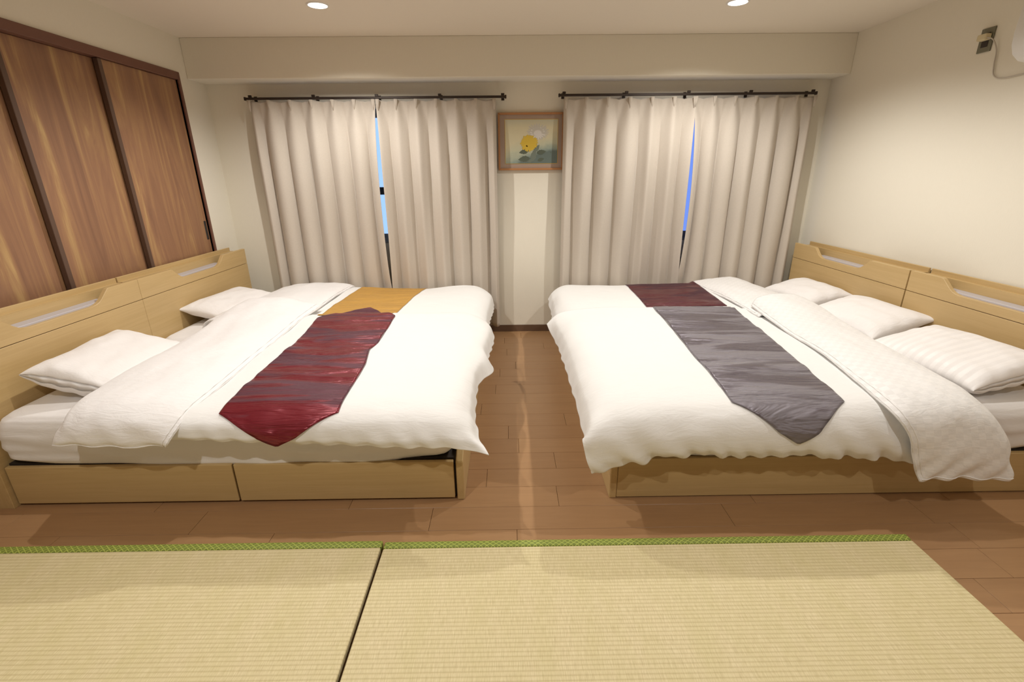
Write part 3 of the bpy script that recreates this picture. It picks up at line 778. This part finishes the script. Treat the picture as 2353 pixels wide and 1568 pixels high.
RNf = [
    [(1.705, 1.655, 0.200), (1.78, 1.652, 0.202), (1.88, 1.655, 0.208), (1.97, 1.655, 0.202), (2.06, 1.655, 0.197), (2.105, 1.660, 0.195)],
    [(1.655, 1.655, 0.300), (1.74, 1.632, 0.300), (1.86, 1.630, 0.300), (1.95, 1.632, 0.300), (2.03, 1.640, 0.295), (2.075, 1.665, 0.290)],
    [(1.610, 1.655, 0.410), (1.70, 1.635, 0.415), (1.82, 1.634, 0.418), (1.92, 1.636, 0.415), (1.99, 1.645, 0.400), (2.040, 1.675, 0.380)],
    [(1.560, 1.690, 0.485), (1.66, 1.680, 0.505), (1.79, 1.676, 0.512), (1.90, 1.682, 0.505), (1.97, 1.695, 0.480), (2.015, 1.725, 0.445)],
    [(1.550, 1.810, 0.520), (1.65, 1.790, 0.552), (1.78, 1.790, 0.562), (1.89, 1.800, 0.552), (1.965, 1.810, 0.525), (2.005, 1.820, 0.482)],
    [(1.575, 1.960, 0.522), (1.66, 1.950, 0.556), (1.79, 1.95, 0.568), (1.90, 1.95, 0.560), (1.985, 1.95, 0.532), (2.025, 1.95, 0.485)],
    [(1.635, 2.300, 0.524), (1.70, 2.300, 0.560), (1.82, 2.30, 0.572), (1.94, 2.30, 0.564), (2.025, 2.30, 0.536), (2.065, 2.30, 0.487)],
    [(1.660, 2.700, 0.524), (1.72, 2.700, 0.560), (1.84, 2.70, 0.572), (1.97, 2.70, 0.564), (2.06, 2.70, 0.538), (2.10, 2.70, 0.488)],
    [(1.675, 3.000, 0.535), (1.74, 3.000, 0.580), (1.85, 3.00, 0.596), (1.98, 3.00, 0.590), (2.08, 3.00, 0.565), (2.12, 3.00, 0.510)],
    [(1.680, 3.160, 0.550), (1.74, 3.200, 0.598), (1.85, 3.22, 0.612), (1.98, 3.22, 0.606), (2.08, 3.20, 0.585), (2.12, 3.18, 0.540)],
]
duvet([list(reversed(r)) for r in RNf], 0.040, M['flap'], 'white checkered duvet top folded down, hanging over the right near bed front', GF, nu=150, nv=70, amp=0.011, seed=6.6, name='duvet_fold', sc=(5.5, 2.4, 4), hem=1,
      folds=[('front', 0.016, 0.12, 0.12, 4.0, 0.8)])

# ------------------------------------------------------------------ runners
def topz(x, y):
    best = None
    for t in BVH:
        h = t.ray_cast(Vector((x, y, 1.0)), Vector((0, 0, -1)))
        if h[0] is not None and (best is None or h[0].z > best.z): best = h[0]
    return best
def drape(x, s, rim=1.84, rad=0.10, zc=0.42, off=0.005):
    """a point on the duvet surface at arc coordinate s from the rim (negative: over the front)"""
    if s >= 0:
        h = topz(x, rim + s); return Vector((x, rim + s, (h.z if h else 0.5) + off))
    if s > -rad * math.pi / 2:
        th = -s / rad; d = Vector((0, -math.sin(th), math.cos(th)))
    else: d = Vector((0, -1, 0))
    c = Vector((x, rim, zc))
    best = None
    for t in BVH:
        h = t.ray_cast(c + d * 0.5, -d)
        if h[0] is not None and (h[0] - c).length < 0.3 and (best is None or (h[0] - c).length > (best - c).length): best = h[0]
    if best is None: best = c + d * 0.11
    if s <= -rad * math.pi / 2: best = Vector((best.x, best.y - 0.004, zc + s + rad * math.pi / 2))
    return best + d * off
def runner(left, right, s0, s1, tip0, tip1, mat, label, nu=130, nv=44, sk=None, wav=0.009, seed=1.0):
    """left/right: functions of s giving x; tip0: extra length of the point at the s0 end (negative s), tip1 at the far end"""
    G = np.zeros((nu, nv, 3)); SS = np.zeros((nu, nv)); XX = np.zeros((nu, nv))
    for j in range(nv):
        q = j / (nv - 1)
        c = 1 - abs(2 * q - 1)
        a = s0 - tip0 * c; b = s1 + tip1 * c
        for i in range(nu):
            s = a + (b - a) * i / (nu - 1)
            x = left(s) * (1 - q) + right(s) * q
            G[i, j] = drape(x, s); SS[i, j] = s; XX[i, j] = x
    # soften the printed-through wrinkles and let the silk ripple across its width
    for it in range(2):
        H = G.copy(); H[1:-1] = (G[:-2] + 2 * G[1:-1] + G[2:]) / 4; H[1:-1, :, 2] = np.maximum(H[1:-1, :, 2], G[1:-1, :, 2] - 0.001); G = H
    a, b = arclen(G); N = normals(G)
    if N[nu // 2, nv // 2, 2] < 0: N = -N
    for i in range(nu):
        for j in range(nv):
            x, y = XX[i, j], SS[i, j]
            r = noise.noise(Vector((x * 1.5 + seed, y * 9, 0))) * 0.8 + noise.noise(Vector((x * 2.5 + seed, y * 22, 4))) * 0.3
            G[i, j] += N[i, j] * wav * max(0, r + 0.25)
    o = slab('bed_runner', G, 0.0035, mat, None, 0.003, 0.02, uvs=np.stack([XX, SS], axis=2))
    tag(o, label, 'bed runner')
    return o
GR = 'satin bed runners'
fn = lambda pts: (lambda s: float(np.interp(s, [p[0] for p in pts], [p[1] for p in pts])))
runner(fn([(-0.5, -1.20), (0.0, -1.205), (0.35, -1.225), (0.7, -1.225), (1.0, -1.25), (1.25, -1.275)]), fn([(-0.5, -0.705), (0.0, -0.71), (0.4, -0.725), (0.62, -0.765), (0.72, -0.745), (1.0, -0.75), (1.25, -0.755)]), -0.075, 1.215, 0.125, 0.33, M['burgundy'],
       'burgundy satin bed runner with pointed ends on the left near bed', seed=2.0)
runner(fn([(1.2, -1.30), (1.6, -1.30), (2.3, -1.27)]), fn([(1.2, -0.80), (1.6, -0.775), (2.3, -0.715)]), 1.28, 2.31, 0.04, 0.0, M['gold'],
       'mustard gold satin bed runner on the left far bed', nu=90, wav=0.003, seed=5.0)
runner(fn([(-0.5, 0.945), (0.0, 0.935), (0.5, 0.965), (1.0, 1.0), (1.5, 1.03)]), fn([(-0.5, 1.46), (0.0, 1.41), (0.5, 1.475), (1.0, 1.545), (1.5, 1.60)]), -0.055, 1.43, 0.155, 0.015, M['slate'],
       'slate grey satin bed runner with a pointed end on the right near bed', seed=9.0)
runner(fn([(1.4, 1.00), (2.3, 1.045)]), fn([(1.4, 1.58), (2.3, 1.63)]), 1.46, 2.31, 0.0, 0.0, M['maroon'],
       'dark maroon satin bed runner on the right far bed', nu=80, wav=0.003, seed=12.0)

# ------------------------------------------------------------------ pillows
def pillow(c, L, Wd, Tk, rot, tilt, label, mat, seed, roll_=0.0, blunt=0.0):
    """pillow centred at c; local x = width (head to foot), local y = length.
    blunt: the near end (-y) is an open hemmed end of that thickness"""
    nu, nv = 50, 70
    V, UV, F = [], [], []
    def pt(u, v, s):
        uu = abs(u); vv = abs(v)
        kv = (1 - vv ** 3.0) if not (blunt and v < 0) else (1 - vv ** 4.0)
        k = max((1 - uu ** 2.6) * kv, 0)
        h = Tk / 2 * k ** 0.48
        pin = 1 - 0.07 * (1 - uu ** 2) * (vv ** 2); pin2 = 1 - 0.09 * (1 - vv ** 2) * (uu ** 2)
        x = u * Wd / 2 * pin2; y = v * L / 2 * (pin if not (blunt and v < 0) else 1)
        cr_ = noise.noise(Vector((x * 9 + seed, y * 5, s * 3))) * 0.009 + noise.noise(Vector((x * 20 + seed, y * 8, s))) * 0.0045
        cr_ += 0.005 * max(0, noise.noise(Vector(((x + y) * 14 + seed, (x - y) * 3, 2)))) 
        z = s * (h + cr_ * min(1, k * 6))
        if blunt and v < 0:
            e = max(0, (vv - 0.55) / 0.45)
            bl = blunt * (1 - uu ** 3) ** 0.8 * e
            z += (bl * 0.5 if s > 0 else -bl * 0.5) + 0.004 * math.sin(x * 75 + seed) * e * (0.3 if s > 0 else 1.0) * (1 - uu ** 4)
        return (x, y, z)
    idx = {}
    for s in (1, -1):
        for i in range(nu + 1):
            for j in range(nv + 1):
                if s < 0 and (i in (0, nu) or j == nv or (j == 0 and not blunt)):
                    idx[s, i, j] = idx[1, i, j]; continue
                u = -math.cos(math.pi * i / nu); v = -math.cos(math.pi * j / nv)
                idx[s, i, j] = len(V); V.append(pt(u, v, s)); UV.append((u * Wd / 2 + 1, v * L / 2 + 1))
    for s in (1, -1):
        for i in range(nu):
            for j in range(nv):
                q = [idx[s, i, j], idx[s, i + 1, j], idx[s, i + 1, j + 1], idx[s, i, j + 1]]
                F.append(tuple(q if s > 0 else reversed(q)))
    if blunt:        # the tucked-in end, set back a little behind the hem
        st = {}
        for s in (1, -1):
            for i in range(nu + 1):
                p = V[idx[s, i, 0]]; st[s, i] = len(V); V.append((p[0] * 0.985, p[1] + 0.003 + 0.0015 * math.sin(i * 1.1), p[2] * 0.9)); UV.append((p[0] + 1, p[2]))
        for i in range(nu):
            for s in (1, -1):
                q = (idx[s, i, 0], idx[s, i + 1, 0], st[s, i + 1], st[s, i]); F.append(q if s < 0 else tuple(reversed(q)))
            F.append((st[1, i], st[1, i + 1], st[-1, i + 1], st[-1, i]))
    F = [f for f in F if len(set(f)) > 2]
    F = [tuple(dict.fromkeys(f)) for f in F]
    o = mesh_obj('pillow', V, F, mat, None, True, UV)
    o.matrix_world = Matrix.Translation(c) @ Matrix.Rotation(rot, 4, 'Z') @ Matrix.Rotation(tilt, 4, 'Y') @ Matrix.Rotation(roll_, 4, 'X')
    tag(o, label, 'pillow', 'white pillows at the headboards')
    return o
t = NT('striped_pillowcase')
tc = t.add('ShaderNodeTexCoord'); sep = t.add('ShaderNodeSeparateXYZ'); t.link(tc.outputs['UV'], sep.inputs[0])
st = t.math('GREATER_THAN', t.math('SINE', t.math('MULTIPLY', sep.outputs[1], 2 * math.pi / 0.044)), 0.0)
t.base(t.mix(st, (0.83, 0.80, 0.78), (0.78, 0.75, 0.73))); t.link(t.math('ADD', t.math('MULTIPLY', st, 0.25), 0.5), t.b.inputs['Roughness'])
t.bump(t.noise(t.coords((1, 1, 1), 'UV'), 11, 4, 0.55, 1.0), 0.25, 0.012); M['stripe'] = t.m

PL = pillow((-2.045, 2.33, 0.535), 0.66, 0.40, 0.135, 0.10, 0.30, 'white pillow with an open hemmed end on the left near bed', M['pillow'], 1.0, blunt=0.042)
pillow((-2.065, 3.50, 0.525), 0.68, 0.36, 0.13, -0.12, 0.20, 'white pillow half hidden by the folded duvet on the left far bed', M['pillow'], 4.0)
pillow((2.32, 3.60, 0.530), 0.56, 0.36, 0.14, 0.05, -0.22, 'white pillow nearest the curtains on the right beds', M['pillow'], 7.0)
pillow((2.295, 2.92, 0.540), 0.60, 0.42, 0.14, 0.12, -0.24, 'middle white pillow of the three on the right, with a pointed corner', M['pillow'], 9.0)
pillow((2.240, 2.215, 0.545), 0.62, 0.44, 0.14, 0.10, -0.22, 'white striped pillow nearest the viewer on the right near bed', M['stripe'], 11.0, blunt=0.030)

# ------------------------------------------------------------------ curtains and rails
def curtain(x0, x1, gap_side, gap, label, seed, outer):
    """seven pinch pleats; gap_side +1/-1: the edge that meets its neighbour"""
    ZT, ZB = 1.992, 0.085
    nx, nz = 330, 70
    n = 6
    zs = np.concatenate([np.linspace(ZT, ZT - 0.25, 24), np.linspace(ZT - 0.28, ZB, nz - 24)])
    V, F, UV = [], [], []
    for iz, z in enumerate(zs):
        d = ZT - z
        p = 0.85 + 7.0 * math.exp(-d / 0.07)
        A = 0.034 + 0.056 * (1 - math.exp(-d / 0.30))
        for ix in range(nx + 1):
            u = ix / nx; ph = u * n
            i0 = round(ph)
            jit = 0.10 * noise.noise(Vector((i0 * 3.1 + seed, 0, 0))) * min(1, d / 0.3)
            drift = 0.07 * noise.noise(Vector((i0 * 1.7 + seed, z * 0.8, 5))) * min(1, d / 0.4)
            c = abs(math.cos(math.pi * (ph + jit * math.sin(math.pi * 2 * (ph - i0)) + drift)))
            yy = 4.246 + 0.030 * (1 - math.exp(-d / 0.30)) - A * (c ** p) * (1 + 0.25 * noise.noise(Vector((i0 + seed, z * 0.9, 1))))
            yy -= A * 0.22 * (abs(math.sin(math.pi * ph)) ** 5) * (1 - math.exp(-d / 0.25)) * (0.6 + 0.8 * noise.noise(Vector((math.floor(ph) * 2.3 + seed, z * 0.7, 8))))
            # flat bellies between pleats just below the heading
            yy -= 0.010 * math.exp(-d / 0.25) * (1 - c)
            x = x0 + (x1 - x0) * u + 0.007 * math.sin(2 * math.pi * ph) * (1 - math.exp(-d / 0.4)) * (1 if seed % 2 < 1 else -1)
            mid = max(0.0, math.sin(math.pi * min(1, max(0, (d - 0.06) / 1.44)))) ** 0.6
            e = u if gap_side > 0 else 1 - u
            x -= gap_side * gap * mid * max(0, (e - 0.80) / 0.20)
            # outer edge turns back to the wall
            o = (1 - u) if gap_side > 0 else u
            if o > 0.965: yy += 0.045 * ((o - 0.965) / 0.035) ** 1.5
            zz = z
            if iz < 6: zz = z - 0.016 * (1 - c ** 0.6) * (1 - iz / 6)
            V.append((x, yy, zz)); UV.append((u, z))
    W1 = nx + 1
    for a in range(len(zs) - 1):
        for b in range(nx): F.append((a * W1 + b, a * W1 + b + 1, (a + 1) * W1 + b + 1, (a + 1) * W1 + b))
    o = mesh_obj('curtain', V, F, M['curtain'], None, True, UV)
    md = o.modifiers.new('thickness', 'SOLIDIFY'); md.thickness = 0.0025; md.offset = 1
    tag(o, label, 'curtain', 'pinch-pleated beige curtains')
    # pinched pleat tucks at the heading, one part each
    for k in range(n + 1):
        xk = x0 + (x1 - x0) * k / n
        xk = min(max(xk, x0 + 0.014), x1 - 0.014)
        bm = bmesh.new()
        for dx in (-0.0065, 0.0, 0.0065):
            add_cyl(bm, (xk + dx * 0.30, 4.2085 + abs(dx) * 0.3, ZT - 0.080), (xk + dx * 1.35, 4.2005 + abs(dx) * 0.5, ZT + 0.002), 0.0022, 8, 0.0066)
        bm_obj('pleat', bm, M['curtain'], o, True)
    return o
curtain(-2.052, -1.040, 1, 0.024, 'beige linen curtain nearest the closet, left side of the left window', 2.0, -2.052)
curtain(-1.034, -0.078, -1, 0.006, 'beige linen curtain left of the flower picture', 5.0, -0.078)
curtain(0.470, 1.530, 1, 0.004, 'beige linen curtain right of the flower picture', 9.0, 0.470)
curtain(1.512, 2.500, -1, 0.046, 'beige linen curtain nearest the right headboards', 12.0, 2.50)

def rail(x0, x1, z, label):
    bm = bmesh.new(); add_box(bm, (x0 + 0.006, 4.218, z - 0.009), (x1 - 0.006, 4.236, z + 0.009), 0.003)
    r = bm_obj('curtain_rail', bm, M['rail']); tag(r, label, 'curtain rail', 'dark curtain rails')
    for xe in (x0, x1 - 0.014): box('end_cap', (xe, 4.214, z - 0.013), (xe + 0.014, 4.240, z + 0.012), M['rail'], r, bevel=0.002)
    for k in range(5):
        xb = x0 + 0.045 + (x1 - x0 - 0.075) * k / 4
        bm = bmesh.new()
        add_box(bm, (xb - 0.009, 4.222, z + 0.008), (xb + 0.009, 4.330 - 0.006, z + 0.013))
        add_box(bm, (xb - 0.013, 4.222, z + 0.010), (xb + 0.013, 4.236, z + 0.026), 0.002)
        add_box(bm, (xb - 0.012, 4.319, z - 0.014), (xb + 0.012, 4.3245, z + 0.028))
        bm_obj('bracket', bm, M['rail'], r)
    return r
rail(-2.078, 0.008, 2.006, 'dark bronze curtain rail over the left window')
rail(0.424, 2.500, 2.013, 'dark bronze curtain rail over the right window')

# ------------------------------------------------------------------ picture
pr = empty('picture', (0.21, YB, 1.675))
tag(pr, 'framed flower painting with a yellow and a white chrysanthemum between the curtains', 'picture')
px0, px1, pz0, pz1 = -0.066, 0.484, 1.452, 1.899
fw = 0.016
parts = []
def fr_piece(pts):
    o = prism('frame_rail', pts, 1, YB - 0.027, YB - 0.002, M['frame'], None, bevel=0.002); parts.append(o)
fr_piece([(px0, pz1), (px1, pz1), (px1 - fw, pz1 - fw), (px0 + fw, pz1 - fw)])
fr_piece([(px0, pz0), (px1, pz0), (px1 - fw, pz0 + fw), (px0 + fw, pz0 + fw)])
fr_piece([(px0, pz0), (px0, pz1), (px0 + fw, pz1 - fw), (px0 + fw, pz0 + fw)])
fr_piece([(px1, pz0), (px1, pz1), (px1 - fw, pz1 - fw), (px1 - fw, pz0 + fw)])
parts.append(box('mount', (px0 + fw, YB - 0.016, pz0 + fw), (px1 - fw, YB - 0.010, pz1 - fw), M['mount']))
ax0, ax1, az0, az1 = -0.006, 0.432, 1.506, 1.846
parts.append(box('gilt_slip', (ax0 - 0.004, YB - 0.0172, az0 - 0.004), (ax1 + 0.004, YB - 0.0155, az1 + 0.004), M['gilt']))
# the painted sheet: washes in the material, blossoms and leaves as thin flat shapes
t = NT('painted_sheet')
tc = t.add('ShaderNodeTexCoord'); sep = t.add('ShaderNodeSeparateXYZ'); t.link(tc.outputs['Generated'], sep.inputs[0])
nz_ = t.noise(t.coords((1, 1, 1), 'Generated'), 2.6, 3, 0.5)
low = t.math('SUBTRACT', 1.0, t.math('MULTIPLY', sep.outputs[2], 1.9))
side = t.math('MULTIPLY', t.math('SUBTRACT', sep.outputs[0], 0.3), 0.75)
fac = t.math('ADD', t.math('ADD', low, side), t.math('MULTIPLY', t.math('SUBTRACT', nz_, 0.5), 1.1))
c = t.ramp(fac, [(0.05, (0.66, 0.60, 0.40)), (0.45, (0.52, 0.53, 0.38)), (0.80, (0.27, 0.33, 0.28)), (1.0, (0.13, 0.17, 0.15))])
t.base(t.mix(t.ramp(sep.outputs[2], [(0.82, (0, 0, 0)), (1.0, (0.5, 0.5, 0.5))]), c, (0.42, 0.44, 0.37))); t.set(Roughness=0.6)
sheet = box('painting', (ax0, YB - 0.0182, az0), (ax1, YB - 0.0172, az1), t.m); parts.append(sheet)
mY = plain('yellow_paint', (0.66, 0.46, 0.05), 0.7); mY2 = plain('deep_yellow_paint', (0.50, 0.34, 0.03), 0.7)
mW = plain('white_paint', (0.70, 0.67, 0.62), 0.7); mWg = plain('grey_white_paint', (0.55, 0.52, 0.45), 0.7)
mLf = plain('leaf_paint', (0.10, 0.12, 0.085), 0.7); mLg = plain('pale_leaf_paint', (0.17, 0.20, 0.16), 0.7)
yq = [0]
def petals(name, cx, cz, R, rings, mat, sx=1.0, sz=1.0, seed=1, pw=0.10):
    vs, fs = [], []; rr = random.Random(seed); yq[0] += 1
    for q, (rad, cnt) in enumerate(rings):
        y = YB - 0.0184 - 0.00008 * (len(rings) - q) - 0.00012 * yq[0]
        for k in range(cnt):
            a = 2 * math.pi * (k + 0.5 * (q % 2)) / cnt + rr.uniform(-.06, .06); l = R * rad * rr.uniform(.92, 1.06); w_ = R * pw
            ca, sa = math.cos(a), math.sin(a)
            b = len(vs)
            for (u, v) in ((0, -0.3), (0.6, -1), (0.92, -0.7), (1, 0), (0.92, 0.7), (0.6, 1), (0, 0.3)):
                X_ = l * u * ca - w_ * v * sa; Z_ = l * u * sa + w_ * v * ca
                vs.append((cx + X_ * sx, y - 0.00001 * k, cz + Z_ * sz))
            fs.append(tuple(range(b, b + 7)))
    b = len(vs); vs += [(cx + R * 0.5 * sx * math.cos(a / 12 * math.pi), YB - 0.0184 - 0.0004 - 0.00012 * yq[0], cz + R * 0.5 * sz * math.sin(a / 12 * math.pi)) for a in range(24)]
    fs.append(tuple(range(b, b + 24)))
    o = mesh_obj(name, vs, fs, mat); parts.append(o); return o
def leaf(cx, cz, L, a, mat, wd=0.42):
    vs = []; n = 9; ca, sa = math.cos(a), math.sin(a); yq[0] += 1
    up_, dn = [], []
    for k in range(n + 1):
        u = k / n; w_ = wd * L * math.sin(math.pi * u ** 0.8) * 0.5 * (1 + 0.22 * (k % 2)); up_.append((u * L, w_)); dn.append((u * L, -w_))
    for (u, v) in up_ + dn[::-1][1:-1]:
        vs.append((cx + u * ca - v * sa, YB - 0.0186 - 0.00012 * yq[0], cz + u * sa + v * ca))
    parts.append(mesh_obj('painted_leaf', vs, [tuple(range(len(vs)))], mat))
def P2(px, pz):     # position on the sheet as fractions
    return ax0 + (ax1 - ax0) * px, az0 + (az1 - az0) * pz
x_, z_ = P2(0.62, 0.72); petals('white_blossom', x_, z_, 0.086, [(1.0, 23), (0.78, 21)], mWg, 1.12, 0.8, 3, 0.085); petals('white_blossom_heart', x_, z_ - 0.01, 0.060, [(1.0, 17), (0.6, 11)], mW, 1.1, 0.8, 4, 0.11)
for (fx_, fz_, L, a, mt) in ((0.45, 0.30, 0.085, 3.35, mLf), (0.47, 0.12, 0.10, 3.25, mLf), (0.55, 0.26, 0.075, 0.9, mLg), (0.52, 0.05, 0.10, 1.35, mLg), (0.60, 0.24, 0.082, 0.15, mLf), (0.62, 0.06, 0.06, 0.3, mLf), (0.50, 0.34, 0.045, 0.4, mLf), (0.57, 0.42, 0.03, 1.0, mLf), (0.44, 0.02, 0.05, 0.6, mLg)):
    x_, z_ = P2(fx_, fz_); leaf(x_, z_, L, a, mt)
x_, z_ = P2(0.455, 0.47); petals('yellow_blossom', x_, z_, 0.074, [(1.0, 25), (0.8, 20)], mY, 1.0, 0.9, 5, 0.13); petals('yellow_blossom_heart', x_, z_, 0.054, [(1.0, 18), (0.6, 12)], mY, 1.0, 0.9, 6, 0.16)
x_, z_ = P2(0.875, 0.235)
vs = [(x_ + dx, YB - 0.0187, z_ + dz) for dx, dz in ((0, 0), (.003, .001), (.004, .010), (.001, .012), (-.003, .006), (-.002, .001))]
parts.append(mesh_obj('ink_mark', vs, [tuple(range(6))], mLf))
adopt(pr, *parts)

# ------------------------------------------------------------------ tatami mats
def mat_(x0, x1, y0, y1, label):
    zt = 0.030; b = 0.036
    core = box('tatami_mat', (x0 + 0.001, y0 + 0.001, 0.001), (x1 - 0.001, y1 - b, zt), M['tatami'], bevel=0.006, seg=3)
    tag(core, label, 'tatami mat', 'tatami mats on the floor')
    # cloth border folded over the long edges
    for (a, c) in ((y1 - b, y1), (y0 - b, y0)):
        bm = bmesh.new(); add_box(bm, (x0, a + 0.0004, 0.001), (x1, c, zt + 0.0016), 0.007, 3)
        bm_obj('border', bm, M['border'], core, True)
    box('side_edge', (x0, y0 + 0.002, 0.002), (x0 + 0.0012, y1 - b - 0.002, zt - 0.006), M['dark'], core)
    return core
mat_(-2.62 + 0.21, -0.517, 0.56, 1.548, 'tatami mat with green border, left of the dark gap')
mat_(-0.508, 1.606, 0.55, 1.541, 'tatami mat with green border, right of the dark gap')

# ------------------------------------------------------------------ air conditioner, outlet, cord
ac = empty('air_conditioner', (XR, 2.2, 2.0)); tag(ac, 'white wall air conditioner cut off at the top right corner', 'air conditioner')
prof = [(XR - 0.001, 1.925), (XR - 0.10, 1.905), (XR - 0.17, 1.918), (XR - 0.205, 1.945), (XR - 0.222, 1.985), (XR - 0.228, 2.04), (XR - 0.222, 2.14), (XR - 0.205, 2.185), (XR - 0.17, 2.198), (XR - 0.001, 2.20)]
body = prism('casing', prof, 1, 1.82, 2.60, M['white_plastic'], None, bevel=0.006)
for p in body.data.polygons: p.use_smooth = True
md = body.modifiers.new('bev', 'BEVEL'); md.width = 0.012; md.segments = 3; md.limit_method = 'ANGLE'
flapo = box('louver', (XR - 0.20, 1.90, 1.900), (XR - 0.08, 2.52, 1.908), M['white_plastic'], bevel=0.002)
slot = box('air_slot', (XR - 0.195, 1.89, 1.909), (XR - 0.085, 2.53, 1.916), M['dark'])
adopt(ac, body, flapo, slot)
op = box('wall_outlet', (XR - 0.008, 2.945, 2.035), (XR, 3.025, 2.155), M['grey_plate'], bevel=0.003, seg=2)
tag(op, 'grey outlet plate high on the right wall beside the air conditioner', 'outlet')
box('socket', (XR - 0.010, 2.965, 2.06), (XR - 0.0085, 3.005, 2.13), M['dark'], op, bevel=0.0005)
cdp = empty('power_cord', (XR, 2.93, 2.1)); tag(cdp, 'pale power cord drooping from the outlet to the air conditioner', 'power cord')
pl = box('plug', (XR - 0.045, 2.950, 2.090), (XR - 0.011, 3.005, 2.122), M['plug'], bevel=0.006, seg=2)
cb = tube('cord', [(XR - 0.035, 2.952, 2.100), (XR - 0.022, 2.925, 2.085), (XR - 0.010, 2.900, 2.03), (XR - 0.008, 2.892, 1.96), (XR - 0.008, 2.875, 1.905), (XR - 0.008, 2.82, 1.882), (XR - 0.008, 2.70, 1.885), (XR - 0.010, 2.56, 1.89)], 0.0032, M['cord'])
adopt(cdp, pl, cb)
